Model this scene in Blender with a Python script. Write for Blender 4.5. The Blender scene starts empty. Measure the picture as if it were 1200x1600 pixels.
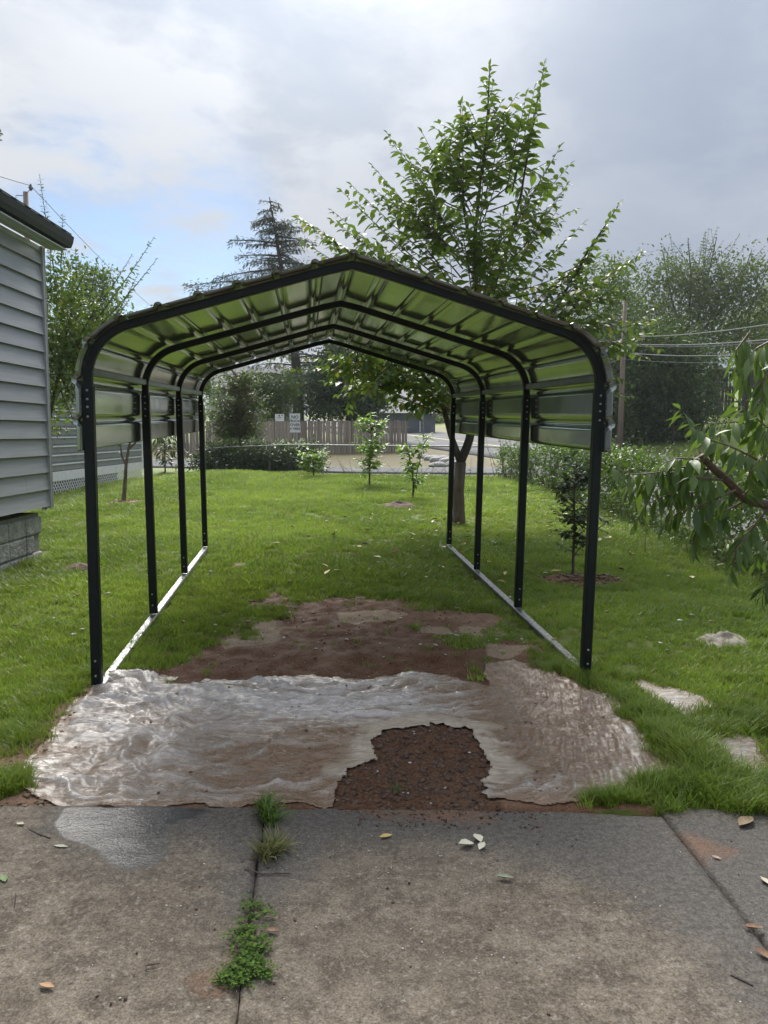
import bpy, bmesh, math, random
import numpy as np
from mathutils import Vector, Matrix, noise as mnoise

rng = np.random.default_rng(7)
random.seed(7)
SC = bpy.context.scene
COL = SC.collection
R = math.radians

# ---------------------------------------------------------------- camera
F, PIT, ROL, H = 1211.1, 0.1005, 0.0079, 1.515
fw = np.array([0, math.cos(PIT), -math.sin(PIT)])
r0 = np.array([1.0, 0, 0]); u0 = np.array([0, math.sin(PIT), math.cos(PIT)])
rt = math.cos(ROL) * r0 + math.sin(ROL) * u0
up = -math.sin(ROL) * r0 + math.cos(ROL) * u0
cam = bpy.data.cameras.new('camera'); camo = bpy.data.objects.new('camera', cam); COL.objects.link(camo)
cam.sensor_fit = 'VERTICAL'; cam.sensor_height = 24.0; cam.lens = 24.0 * F / 1600.0
cam.clip_start = 0.05; cam.clip_end = 2000
M4 = Matrix.Identity(4)
for i in range(3):
    M4[i][0] = rt[i]; M4[i][1] = up[i]; M4[i][2] = -fw[i]
M4[2][3] = H
camo.matrix_world = M4
SC.camera = camo

# ---------------------------------------------------------------- world, sun, exposure
SUN_AZ, SUN_EL = R(-6), R(41)          # azimuth from +Y towards +X
w = bpy.data.worlds.new('World'); SC.world = w; w.use_nodes = True
def build_world():
    nt = w.node_tree; nt.nodes.clear(); L = nt.links.new
    def nd(t, **k):
        n = nt.nodes.new(t)
        for a, b in k.items(): setattr(n, a, b)
        return n
    def mth(op, a, b=None, c=None, clamp=False):
        n = nd('ShaderNodeMath', operation=op); n.use_clamp = clamp
        for i, v in enumerate((a, b, c)):
            if v is None: continue
            if isinstance(v, (int, float)): n.inputs[i].default_value = v
            else: L(v, n.inputs[i])
        return n.outputs[0]
    def sstep(v, lo, hi):
        n = nd('ShaderNodeMapRange', interpolation_type='SMOOTHSTEP')
        L(v, n.inputs[0]); n.inputs[1].default_value = lo; n.inputs[2].default_value = hi
        return n.outputs[0]
    def dot(vec, d):
        n = nd('ShaderNodeVectorMath', operation='DOT_PRODUCT'); L(vec, n.inputs[0]); n.inputs[1].default_value = d
        return n.outputs['Value']
    def mixc(f, a, b):
        n = nd('ShaderNodeMix', data_type='RGBA')
        if isinstance(f, float): n.inputs[0].default_value = f
        else: L(f, n.inputs[0])
        for s, v in ((6, a), (7, b)):
            if isinstance(v, tuple): n.inputs[s].default_value = (*v, 1)
            else: L(v, n.inputs[s])
        return n.outputs[2]
    tc = nd('ShaderNodeTexCoord'); dirv = tc.outputs['Generated']
    sep = nd('ShaderNodeSeparateXYZ'); L(dirv, sep.inputs[0])
    z = mth('MAXIMUM', sep.outputs[2], 0.0)
    den = mth('ADD', z, 0.16)
    comb = nd('ShaderNodeCombineXYZ')
    L(mth('DIVIDE', sep.outputs[0], den), comb.inputs[0]); L(mth('DIVIDE', sep.outputs[1], den), comb.inputs[1])
    def cloud(scale, detail, rough, off, dist=0.0):
        mp = nd('ShaderNodeMapping'); L(comb.outputs[0], mp.inputs[0]); mp.inputs['Location'].default_value = off
        n = nd('ShaderNodeTexNoise'); L(mp.outputs[0], n.inputs['Vector'])
        n.inputs['Scale'].default_value = scale; n.inputs['Detail'].default_value = detail
        n.inputs['Roughness'].default_value = rough; n.inputs['Distortion'].default_value = dist
        return n.outputs[0]
    n1 = cloud(0.85, 9, 0.58, (3.1, 1.7, 0), 0.25); n2 = cloud(2.4, 8, 0.6, (7.7, 2.2, 1), 0.2); n3 = cloud(0.55, 3, 0.5, (1.2, 5.5, 2))
    def dirpx(px, py):
        d = fw + (px - 600) / F * rt - (py - 800) / F * up
        return tuple(d / np.linalg.norm(d))
    # how white the cloud deck is: broken and bright towards the hidden sun, smooth grey to the right
    az = nd('ShaderNodeMath', operation='ARCTAN2'); L(sep.outputs[0], az.inputs[0]); L(sep.outputs[1], az.inputs[1])
    leftf = mth('SUBTRACT', 1.0, sstep(mth('ADD', az.outputs[0], mth('MULTIPLY', mth('SUBTRACT', n3, 0.5), 0.9)), -0.30, 0.42))
    glow = sstep(dot(dirv, dirpx(430, 150)), 0.88, 1.0)
    f = mth('ADD', mth('MULTIPLY', sstep(n1, 0.43, 0.62), 0.58), mth('MULTIPLY', sstep(n2, 0.42, 0.62), 0.45))
    f = mth('MULTIPLY', f, mth('ADD', mth('MULTIPLY', leftf, 0.80), 0.30))
    f = mth('ADD', f, mth('MULTIPLY', glow, 0.40), clamp=True)
    c = mixc(f, (0.195, 0.228, 0.285), (0.365, 0.380, 0.405))
    # an overcast deck is about three times as bright overhead as at the horizon
    aur = sstep(dot(dirv, (math.sin(SUN_AZ) * math.cos(SUN_EL), math.cos(SUN_AZ) * math.cos(SUN_EL), math.sin(SUN_EL))), 0.86, 1.0)
    grad = mth('MULTIPLY', mth('ADD', mth('MULTIPLY', z, 0.84), 0.66), mth('ADD', mth('MULTIPLY', mth('MULTIPLY', aur, aur), 0.30), 1.0))
    vm = nd('ShaderNodeVectorMath', operation='SCALE'); L(c, vm.inputs[0]); L(grad, vm.inputs['Scale'])
    sky = nd('ShaderNodeTexSky', sky_type='NISHITA'); sky.sun_disc = False
    sky.sun_elevation = SUN_EL; sky.sun_rotation = SUN_AZ
    sky.air_density = 1.0; sky.dust_density = 0.3; sky.ozone_density = 3.0
    b1 = nd('ShaderNodeBackground'); L(sky.outputs[0], b1.inputs[0]); b1.inputs[1].default_value = 0.055
    b2 = nd('ShaderNodeBackground'); L(vm.outputs[0], b2.inputs[0]); b2.inputs[1].default_value = 1.0
    g1 = sstep(dot(dirv, dirpx(210, 400)), 0.978, 0.997)
    gap = mth('MULTIPLY', g1, mth('SUBTRACT', 1.0, sstep(mth('ADD', mth('MULTIPLY', n2, 0.6), mth('MULTIPLY', n1, 0.4)), 0.43, 0.60)))
    gap = mth('MULTIPLY', gap, 0.95)
    mx = nd('ShaderNodeMixShader'); L(gap, mx.inputs[0]); L(b2.outputs[0], mx.inputs[1]); L(b1.outputs[0], mx.inputs[2])
    out = nd('ShaderNodeOutputWorld'); L(mx.outputs[0], out.inputs[0])
build_world()
sl = bpy.data.lights.new('sun', 'SUN'); sl.energy = 3.4; sl.angle = R(38); sl.color = (1.0, 0.96, 0.90)
so = bpy.data.objects.new('sun', sl); COL.objects.link(so)
sd = Vector((math.sin(SUN_AZ) * math.cos(SUN_EL), math.cos(SUN_AZ) * math.cos(SUN_EL), math.sin(SUN_EL)))
so.rotation_euler = sd.to_track_quat('Z', 'Y').to_euler()
VS = SC.view_settings
VS.view_transform = 'Standard'; VS.look = 'None'; VS.exposure = 1.15; VS.gamma = 1; VS.use_curve_mapping = False
SC.cycles.use_denoising = True
SC.cycles.max_bounces = 8; SC.cycles.transparent_max_bounces = 8

# ---------------------------------------------------------------- terrain and pixel rays (to find where things stand)
def ss(a, b, t):
    t = np.clip((np.asarray(t, float) - a) / (b - a), 0, 1); return t * t * (3 - 2 * t)
def tz(x, y):
    x = np.asarray(x, float); y = np.asarray(y, float)
    a = 0.024 * np.clip(y - 6.6, 0, 13.4)
    s = ss(22.8, 26.5, y)
    z = a * (1 - s) + 0.15 * s
    sr = ss(4.6, 7.0, x)
    z = z * (1 - sr) + 0.15 * sr
    z = z - 0.26 * ss(-5.0, -7.5, x) * ss(9, 15, y) * (1 - ss(24, 28, y))
    z = z + 0.05 * np.clip(y - 31, 0, 70)
    n = 0.925 * x + 0.38 * y
    z = z + 0.085 * np.clip(n - 27.5, 0, 45) * (y > 0)
    return z
def ray(px, py):
    return fw + (px - 600) / F * rt - (py - 800) / F * up
def at(px, py, Y):
    d = ray(px, py); return Vector(np.array([0, 0, H]) + d * (Y / d[1]))
def G(px, py):
    d = ray(px, py); t = 0.5
    prev = t
    while t < 400:
        p = np.array([0, 0, H]) + d * t
        if p[2] < tz(p[0], p[1]): break
        prev = t; t *= 1.01
    lo, hi = prev, t
    for _ in range(40):
        m = (lo + hi) / 2; p = np.array([0, 0, H]) + d * m
        if p[2] < tz(p[0], p[1]): hi = m
        else: lo = m
    return Vector(np.array([0, 0, H]) + d * lo)
def Gp(pts): return np.array([G(*p)[:2] for p in pts])
def gz(x, y): return float(tz(x, y))
def at_ground(px, Y):
    """point on the terrain at depth Y under image column px"""
    p = at(px, 690, Y); return Vector((p.x, Y, gz(p.x, Y)))

def inpoly(poly, x, y):
    x = np.asarray(x); y = np.asarray(y); c = np.zeros(x.shape, bool); n = len(poly)
    for i in range(n):
        x1, y1 = poly[i]; x2, y2 = poly[(i + 1) % n]
        k = ((y1 > y) != (y2 > y)) & (x < (x2 - x1) * (y - y1) / (y2 - y1 + 1e-12) + x1)
        c ^= k
    return c
def sdist(poly, x, y):
    """signed distance, positive inside"""
    x = np.asarray(x, float); y = np.asarray(y, float); d = np.full(x.shape, 1e9); n = len(poly)
    for i in range(n):
        x1, y1 = poly[i]; x2, y2 = poly[(i + 1) % n]
        ex, ey = x2 - x1, y2 - y1
        t = np.clip(((x - x1) * ex + (y - y1) * ey) / (ex * ex + ey * ey + 1e-12), 0, 1)
        d = np.minimum(d, np.hypot(x - x1 - t * ex, y - y1 - t * ey))
    return np.where(inpoly(poly, x, y), d, -d)
def vnoise(x, y, scale, seed=0, octs=4, gain=0.5):
    """cheap vectorised value noise, about -1..1"""
    x = np.asarray(x, float) * scale; y = np.asarray(y, float) * scale
    out = np.zeros(x.shape); amp = 1.0; tot = 0
    for o in range(octs):
        xi = np.floor(x).astype(np.int64); yi = np.floor(y).astype(np.int64); xf = x - xi; yf = y - yi
        def h(a, b):
            v = (a * 374761393 + b * 668265263 + (seed + o) * 1442695041) & 0xffffffff
            v = ((v ^ (v >> 13)) * 1274126177) & 0xffffffff
            return ((v ^ (v >> 16)) & 0xffff) / 32767.5 - 1
        ux = xf * xf * (3 - 2 * xf); uy = yf * yf * (3 - 2 * yf)
        a = h(xi, yi) * (1 - ux) + h(xi + 1, yi) * ux; b = h(xi, yi + 1) * (1 - ux) + h(xi + 1, yi + 1) * ux
        out += amp * (a * (1 - uy) + b * uy); tot += amp; amp *= gain; x = x * 2.03 + 5.1; y = y * 2.03 + 3.7
    return out / tot * 1.5

# ---------------------------------------------------------------- mesh helpers
class MB:
    def __init__(s): s.v = []; s.f = []
    def add(s, v, f):
        o = len(s.v); s.v += [tuple(p) for p in v]; s.f += [tuple(i + o for i in q) for q in f]
    def box(s, c, size, rot=None):
        sx, sy, sz = [k / 2 for k in size]
        vs = [Vector((x, y, z)) for x in (-sx, sx) for y in (-sy, sy) for z in (-sz, sz)]
        if rot is not None: vs = [rot @ v for v in vs]
        c = Vector(c)
        s.add([v + c for v in vs], [(0, 1, 3, 2), (4, 6, 7, 5), (0, 4, 5, 1), (2, 3, 7, 6), (0, 2, 6, 4), (1, 5, 7, 3)])
    def tube(s, pts, rad, n=6, caps=True, ell=None):
        pts = [Vector(p) for p in pts]
        if not hasattr(rad, '__len__'): rad = [rad] * len(pts)
        o = len(s.v); prev = None
        for i, p in enumerate(pts):
            t = (pts[min(i + 1, len(pts) - 1)] - pts[max(i - 1, 0)]).normalized()
            if prev is None:
                a = Vector((1, 0, 0)) if abs(t.x) < 0.9 else Vector((0, 1, 0))
                nx = (a - t * a.dot(t)).normalized()
            else: nx = (prev - t * prev.dot(t)).normalized()
            prev = nx; ny = t.cross(nx)
            for k in range(n):
                an = 2 * math.pi * k / n
                s.v.append(tuple(p + (nx * math.cos(an) + ny * math.sin(an)) * rad[i]))
        for i in range(len(pts) - 1):
            for k in range(n):
                a = o + i * n + k; b = o + i * n + (k + 1) % n
                s.f.append((a, b, b + n, a + n))
        if caps:
            s.f.append(tuple(o + k for k in reversed(range(n))))
            e = o + (len(pts) - 1) * n; s.f.append(tuple(e + k for k in range(n)))
    def sqtube(s, pts, w, side):
        """square bar swept along pts, one pair of faces facing the fixed direction side; corners chamfered"""
        pts = [Vector(p) for p in pts]; side = Vector(side).normalized(); o = len(s.v); h = w / 2; c = w * 0.12
        for i, p in enumerate(pts):
            t = (pts[min(i + 1, len(pts) - 1)] - pts[max(i - 1, 0)]).normalized()
            a = (side - t * side.dot(t)).normalized(); b = t.cross(a)
            for (x, y) in ((h, h - c), (h - c, h), (c - h, h), (-h, h - c), (-h, c - h), (c - h, -h), (h - c, -h), (h, c - h)):
                s.v.append(tuple(p + a * x + b * y))
        for i in range(len(pts) - 1):
            for k in range(8):
                a = o + i * 8 + k; b = o + i * 8 + (k + 1) % 8
                s.f.append((a, b, b + 8, a + 8))
        s.f.append(tuple(o + k for k in reversed(range(8)))); e = o + (len(pts) - 1) * 8; s.f.append(tuple(e + k for k in range(8)))
    def mesh(s, name, m, smooth=False):
        me = bpy.data.meshes.new(name); me.from_pydata(s.v, [], s.f); me.update()
        bm = bmesh.new(); bm.from_mesh(me); bmesh.ops.recalc_face_normals(bm, faces=bm.faces); bm.to_mesh(me); bm.free()
        if m: me.materials.append(m)
        if smooth:
            me.polygons.foreach_set('use_smooth', [True] * len(me.polygons))
        return me
    def build(s, name, m, parent=None, smooth=False, **kw):
        return link(name, s.mesh(name, m, smooth), parent, **kw)

def link(name, me, parent=None, loc=None, label=None, cat=None, group=None, kind=None):
    o = bpy.data.objects.new(name, me); COL.objects.link(o)
    if parent is not None: o.parent = parent
    if loc is not None: o.location = loc
    tag(o, label, cat, group, kind); return o
def tag(o, label=None, cat=None, group=None, kind=None):
    for k, v in (('label', label), ('category', cat), ('group', group), ('kind', kind)):
        if v: o[k] = v
    return o
def empty(name, loc, label, cat, group=None, rz=0):
    o = bpy.data.objects.new(name, None); COL.objects.link(o); o.location = loc; o.rotation_euler[2] = rz
    o.empty_display_size = 0.1
    return tag(o, label, cat, group)
def sub(p, o):
    """world point -> local point of an unrotated thing at o"""
    return Vector(p) - Vector(o)
def npmesh(name, V, Fq, m, attrs=None, smooth=True):
    """V (n,3), Fq (m,k) int -> mesh; attrs: dict name -> per-vertex float"""
    me = bpy.data.meshes.new(name); V = np.asarray(V, np.float32); Fq = np.asarray(Fq, np.int32); k = Fq.shape[1]
    me.vertices.add(len(V)); me.vertices.foreach_set('co', V.ravel())
    me.loops.add(Fq.size); me.loops.foreach_set('vertex_index', Fq.ravel())
    me.polygons.add(len(Fq)); me.polygons.foreach_set('loop_start', np.arange(0, Fq.size, k, dtype=np.int32))
    me.update(calc_edges=True)
    if smooth: me.polygons.foreach_set('use_smooth', np.ones(len(Fq), bool))
    for a, v in (attrs or {}).items():
        at_ = me.attributes.new(a, 'FLOAT', 'POINT'); at_.data.foreach_set('value', np.asarray(v, np.float32).ravel())
    if m: me.materials.append(m)
    me.validate(); return me

# ---------------------------------------------------------------- materials
class NT:
    def __init__(s, name):
        s.m = bpy.data.materials.new(name); s.m.use_nodes = True; s.t = s.m.node_tree; s.t.nodes.clear()
        s.out = s.n('ShaderNodeOutputMaterial'); s.p = s.n('ShaderNodeBsdfPrincipled'); s.l(s.p.outputs[0], s.out.inputs[0])
        s.tc = s.n('ShaderNodeTexCoord')
    def n(s, t, **k):
        n = s.t.nodes.new(t)
        for a, b in k.items(): setattr(n, a, b)
        return n
    def l(s, a, b): s.t.links.new(a, b)
    def set(s, k, v):
        i = s.p.inputs[k]
        if isinstance(v, (int, float)): i.default_value = v
        elif isinstance(v, tuple): i.default_value = (*v, 1) if len(v) == 3 else v
        else: s.l(v, i)
    def noise(s, scale, detail=4, rough=0.55, co='Object', stretch=None, dist=0, which=0):
        n = s.n('ShaderNodeTexNoise'); v = s.tc.outputs[co]
        if stretch:
            mp = s.n('ShaderNodeMapping'); mp.inputs['Scale'].default_value = stretch; s.l(v, mp.inputs[0]); v = mp.outputs[0]
        s.l(v, n.inputs['Vector']); n.inputs['Scale'].default_value = scale; n.inputs['Detail'].default_value = detail
        n.inputs['Roughness'].default_value = rough; n.inputs['Distortion'].default_value = dist
        return n.outputs[which]
    def voro(s, scale, co='Object', feature='F1', out=0):
        n = s.n('ShaderNodeTexVoronoi', feature=feature); s.l(s.tc.outputs[co], n.inputs['Vector']); n.inputs['Scale'].default_value = scale
        return n.outputs[out]
    def attr(s, name, typ='GEOMETRY'):
        n = s.n('ShaderNodeAttribute', attribute_name=name, attribute_type=typ); return n.outputs['Fac']
    def rnd(s): return s.n('ShaderNodeObjectInfo').outputs['Random']
    def step(s, v, lo, hi, a=0.0, b=1.0):
        n = s.n('ShaderNodeMapRange', interpolation_type='SMOOTHSTEP'); s.l(v, n.inputs[0])
        for i, q in ((1, lo), (2, hi), (3, a), (4, b)): n.inputs[i].default_value = q
        return n.outputs[0]
    def math(s, op, a, b, clamp=False):
        n = s.n('ShaderNodeMath', operation=op); n.use_clamp = clamp
        for i, v in enumerate((a, b)):
            if isinstance(v, (int, float)): n.inputs[i].default_value = v
            else: s.l(v, n.inputs[i])
        return n.outputs[0]
    def mix(s, f, a, b, blend='MIX'):
        n = s.n('ShaderNodeMix', data_type='RGBA', blend_type=blend)
        if isinstance(f, (int, float)): n.inputs[0].default_value = f
        else: s.l(f, n.inputs[0])
        for i, v in ((6, a), (7, b)):
            if isinstance(v, tuple): n.inputs[i].default_value = (*v, 1)
            else: s.l(v, n.inputs[i])
        return n.outputs[2]
    def bump(s, h, strength=0.3, dist=0.01, prev=None):
        n = s.n('ShaderNodeBump'); n.inputs['Strength'].default_value = strength; n.inputs['Distance'].default_value = dist
        s.l(h, n.inputs['Height'])
        if prev is not None: s.l(prev, n.inputs['Normal'])
        s.l(n.outputs[0], s.p.inputs['Normal']); return n.outputs[0]

def m_simple(name, c1, c2, scale=6, rough=0.6, bump=0.0, metal=0.0, bdist=0.005, stretch=None, detail=5, rvar=0.0, spec=0.5, objvar=0.0):
    t = NT(name); nz = t.noise(scale, detail, stretch=stretch)
    c = t.mix(t.step(nz, 0.3, 0.7), c1, c2)
    if objvar:
        v = t.math('ADD', t.math('MULTIPLY', t.rnd(), objvar), 1 - objvar / 2)
        vm = t.n('ShaderNodeVectorMath', operation='SCALE'); t.l(c, vm.inputs[0]); t.l(v, vm.inputs['Scale']); c = vm.outputs[0]
    t.set('Base Color', c); t.set('Metallic', metal); t.set('Specular IOR Level', spec)
    t.set('Roughness', t.step(nz, 0.2, 0.8, rough - rvar, rough + rvar) if rvar else rough)
    if bump: t.bump(t.noise(scale * 3, 4, stretch=stretch), bump, bdist)
    return t.m

def m_leaf(name, c1, c2, rough=0.42, trans=0.3, spec=0.4, obj=False, yellow=None):
    t = NT(name)
    f = t.rnd() if obj else t.attr('tint')
    c = t.mix(f, c1, c2)
    if yellow is not None: c = t.mix(t.step(f, 0.955, 0.97), c, yellow)
    t.set('Base Color', c); t.set('Roughness', rough); t.set('Specular IOR Level', spec)
    tr = t.n('ShaderNodeBsdfTranslucent'); ct = t.mix(0.5, c, (0.20, 0.32, 0.03)); t.l(ct, tr.inputs[0])
    mx = t.n('ShaderNodeMixShader'); mx.inputs[0].default_value = trans
    t.l(t.p.outputs[0], mx.inputs[1]); t.l(tr.outputs[0], mx.inputs[2]); t.l(mx.outputs[0], t.out.inputs[0])
    return t.m

MAT = {}
MAT['frame'] = m_simple('frame_paint', (0.0045, 0.0075, 0.009), (0.007, 0.011, 0.013), 14, 0.40, 0.05, rvar=0.06, spec=0.3)
MAT['bolt'] = m_simple('zinc_bolt', (0.45, 0.46, 0.47), (0.6, 0.6, 0.62), 60, 0.35, metal=0.9)
MAT['bark'] = m_simple('bark', (0.10, 0.075, 0.055), (0.19, 0.15, 0.115), 16, 0.85, 0.8, bdist=0.02, stretch=(1, 1, 0.35))
MAT['barkdark'] = m_simple('bark_dark', (0.045, 0.035, 0.028), (0.10, 0.08, 0.065), 16, 0.85, 0.8, bdist=0.02, stretch=(1, 1, 0.3))
MAT['barkred'] = m_simple('bark_reddish', (0.085, 0.045, 0.035), (0.15, 0.09, 0.07), 22, 0.6, 0.6, bdist=0.006, stretch=(1, 1, 2.5))
MAT['twig'] = m_simple('twig_green', (0.07, 0.075, 0.03), (0.11, 0.10, 0.05), 30, 0.6)
MAT['white'] = m_simple('white_paint', (0.70, 0.71, 0.71), (0.80, 0.80, 0.80), 5, 0.5)
MAT['wood'] = m_simple('weathered_wood', (0.20, 0.16, 0.128), (0.37, 0.315, 0.265), 5, 0.8, 0.5, bdist=0.006, stretch=(6, 6, 0.5), objvar=0.6)
MAT['darkwood'] = m_simple('dark_wood', (0.035, 0.030, 0.028), (0.075, 0.065, 0.058), 5, 0.8, 0.4, stretch=(6, 6, 0.5), objvar=0.5)
MAT['pole'] = m_simple('pole_wood', (0.16, 0.115, 0.085), (0.27, 0.21, 0.165), 5, 0.85, 0.5, stretch=(6, 6, 0.4))
MAT['galv'] = m_simple('galvanised', (0.20, 0.205, 0.21), (0.32, 0.325, 0.33), 12, 0.55, metal=0.5)
MAT['wire'] = m_simple('wire_grey', (0.13, 0.135, 0.14), (0.2, 0.205, 0.21), 3, 0.6)
MAT['wiredark'] = m_simple('wire_dark', (0.06, 0.06, 0.07), (0.10, 0.10, 0.11), 3, 0.6)

# ================================================================ SETTING
SHEET_PX = [(14, 1222), (60, 1165), (105, 1108), (150, 1072), (168, 1052), (232, 1050), (283, 1056), (270, 1072), (300, 1072), (318, 1062), (390, 1064),
            (420, 1058), (490, 1056), (560, 1062), (610, 1056), (628, 1049), (700, 1060), (762, 1072), (758, 1040), (800, 1030), (850, 1042),
            (905, 1070), (960, 1090), (990, 1130), (1030, 1175), (1042, 1210), (985, 1232), (915, 1252), (850, 1262), (780, 1255), (760, 1262), (540, 1262), (470, 1256),
            (330, 1262), (160, 1262), (60, 1252)]
HOLE_PX = [(523, 1244), (536, 1218), (534, 1205), (562, 1202), (591, 1192), (588, 1177), (575, 1166), (600, 1151), (640, 1149), (671, 1146), (674, 1137), (702, 1141), (731, 1148), (747, 1171), (768, 1197), (749, 1218), (760, 1239), (757, 1255), (785, 1262), (780, 1280), (650, 1280), (525, 1280)]
SOIL_PX = [(255, 1064), (290, 1000), (350, 965), (430, 955), (440, 925), (560, 935), (640, 950), (760, 965), (840, 985), (850, 1015), (790, 1030), (765, 1075), (500, 1090), (250, 1085)]
SCRAPS_PX = [[(985, 1070), (1000, 1060), (1045, 1075), (1100, 1090), (1128, 1108), (1075, 1120), (1040, 1106), (1010, 1085)],
             [(1095, 1160), (1130, 1148), (1185, 1155), (1215, 1185), (1195, 1212), (1150, 1215), (1120, 1185)]]
SHEET, HOLE, SOIL = Gp(SHEET_PX), Gp(HOLE_PX), Gp(SOIL_PX)
SCRAPS = [Gp(s) for s in SCRAPS_PX]
EDGE_Y = float(G(600, 1262).y)               # front edge of the driveway slabs
LSOIL = Gp([(-60, 1300), (-60, 1120), (20, 1150), (75, 1115), (120, 1080), (160, 1050), (175, 1075), (110, 1130), (30, 1225), (110, 1262), (60, 1296)])

# mulch rings and bare spots: (point, radius)
MULCH = [(G(895, 908), 0.30), (G(193, 786), 0.38), (G(948, 908), 0.14)]

def soil_amount(x, y):
    nz = vnoise(x, y, 2.2, 11, 4)
    d = sdist(SOIL, x, y)
    s = ss(-0.24, 0.18, d + nz * 0.34 + 0.14 * vnoise(x, y, 9, 12, 3)); s = s * (1 - 0.75 * ss(0.30, 0.62, vnoise(x, y, 1.6, 14, 3)) * (y > 5.2)); s = np.maximum(s, 0.7 * ss(0.55, 0.0, np.hypot((x + 0.25) / 1.3, (y - 6.6) / 1.1) + 0.5 * nz))
    d3 = sdist(HOLE, x, y); s = np.maximum(s, ss(-0.06, 0.03, d3 + nz * 0.03))
    d4 = sdist(SHEET, x, y); s = np.maximum(s, ss(-0.10, -0.02, d4 + nz * 0.06) * 0.9)
    s = np.maximum(s, ss(-0.10, 0.06, sdist(LSOIL, x, y) + nz * 0.12))
    s = np.maximum(s, ss(0.10, 0.0, np.abs(y - EDGE_Y - 0.03) + nz * 0.03) * (x < 1.15))
    # thin worn spots in the lawn
    s = np.maximum(s, 0.6 * ss(0.72, 1.1, vnoise(x, y, 0.9, 23, 4) + 0.35 * (np.abs(x + 0.3) < 1.4) * (y < 11)))
    for p, r in MULCH: s = np.maximum(s, ss(r * 1.25, r * 0.75, np.hypot(x - p.x, (y - p.y)) + nz * 0.06))
    return np.clip(s, 0, 1)
def dry_amount(x, y):
    d = ss(31.0, 32.2, y + 0.1 * x * (x < 0)) * ss(46, 41, y) * ss(8, 4, x)
    d = np.maximum(d, 0.75 * ss(26.8, 27.6, 0.925 * x + 0.38 * y) * ss(31, 28.6, 0.925 * x + 0.38 * y))
    return np.clip(d + 0.15 * vnoise(x, y, 0.3, 5, 3) * (y > 22), 0, 1)

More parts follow.
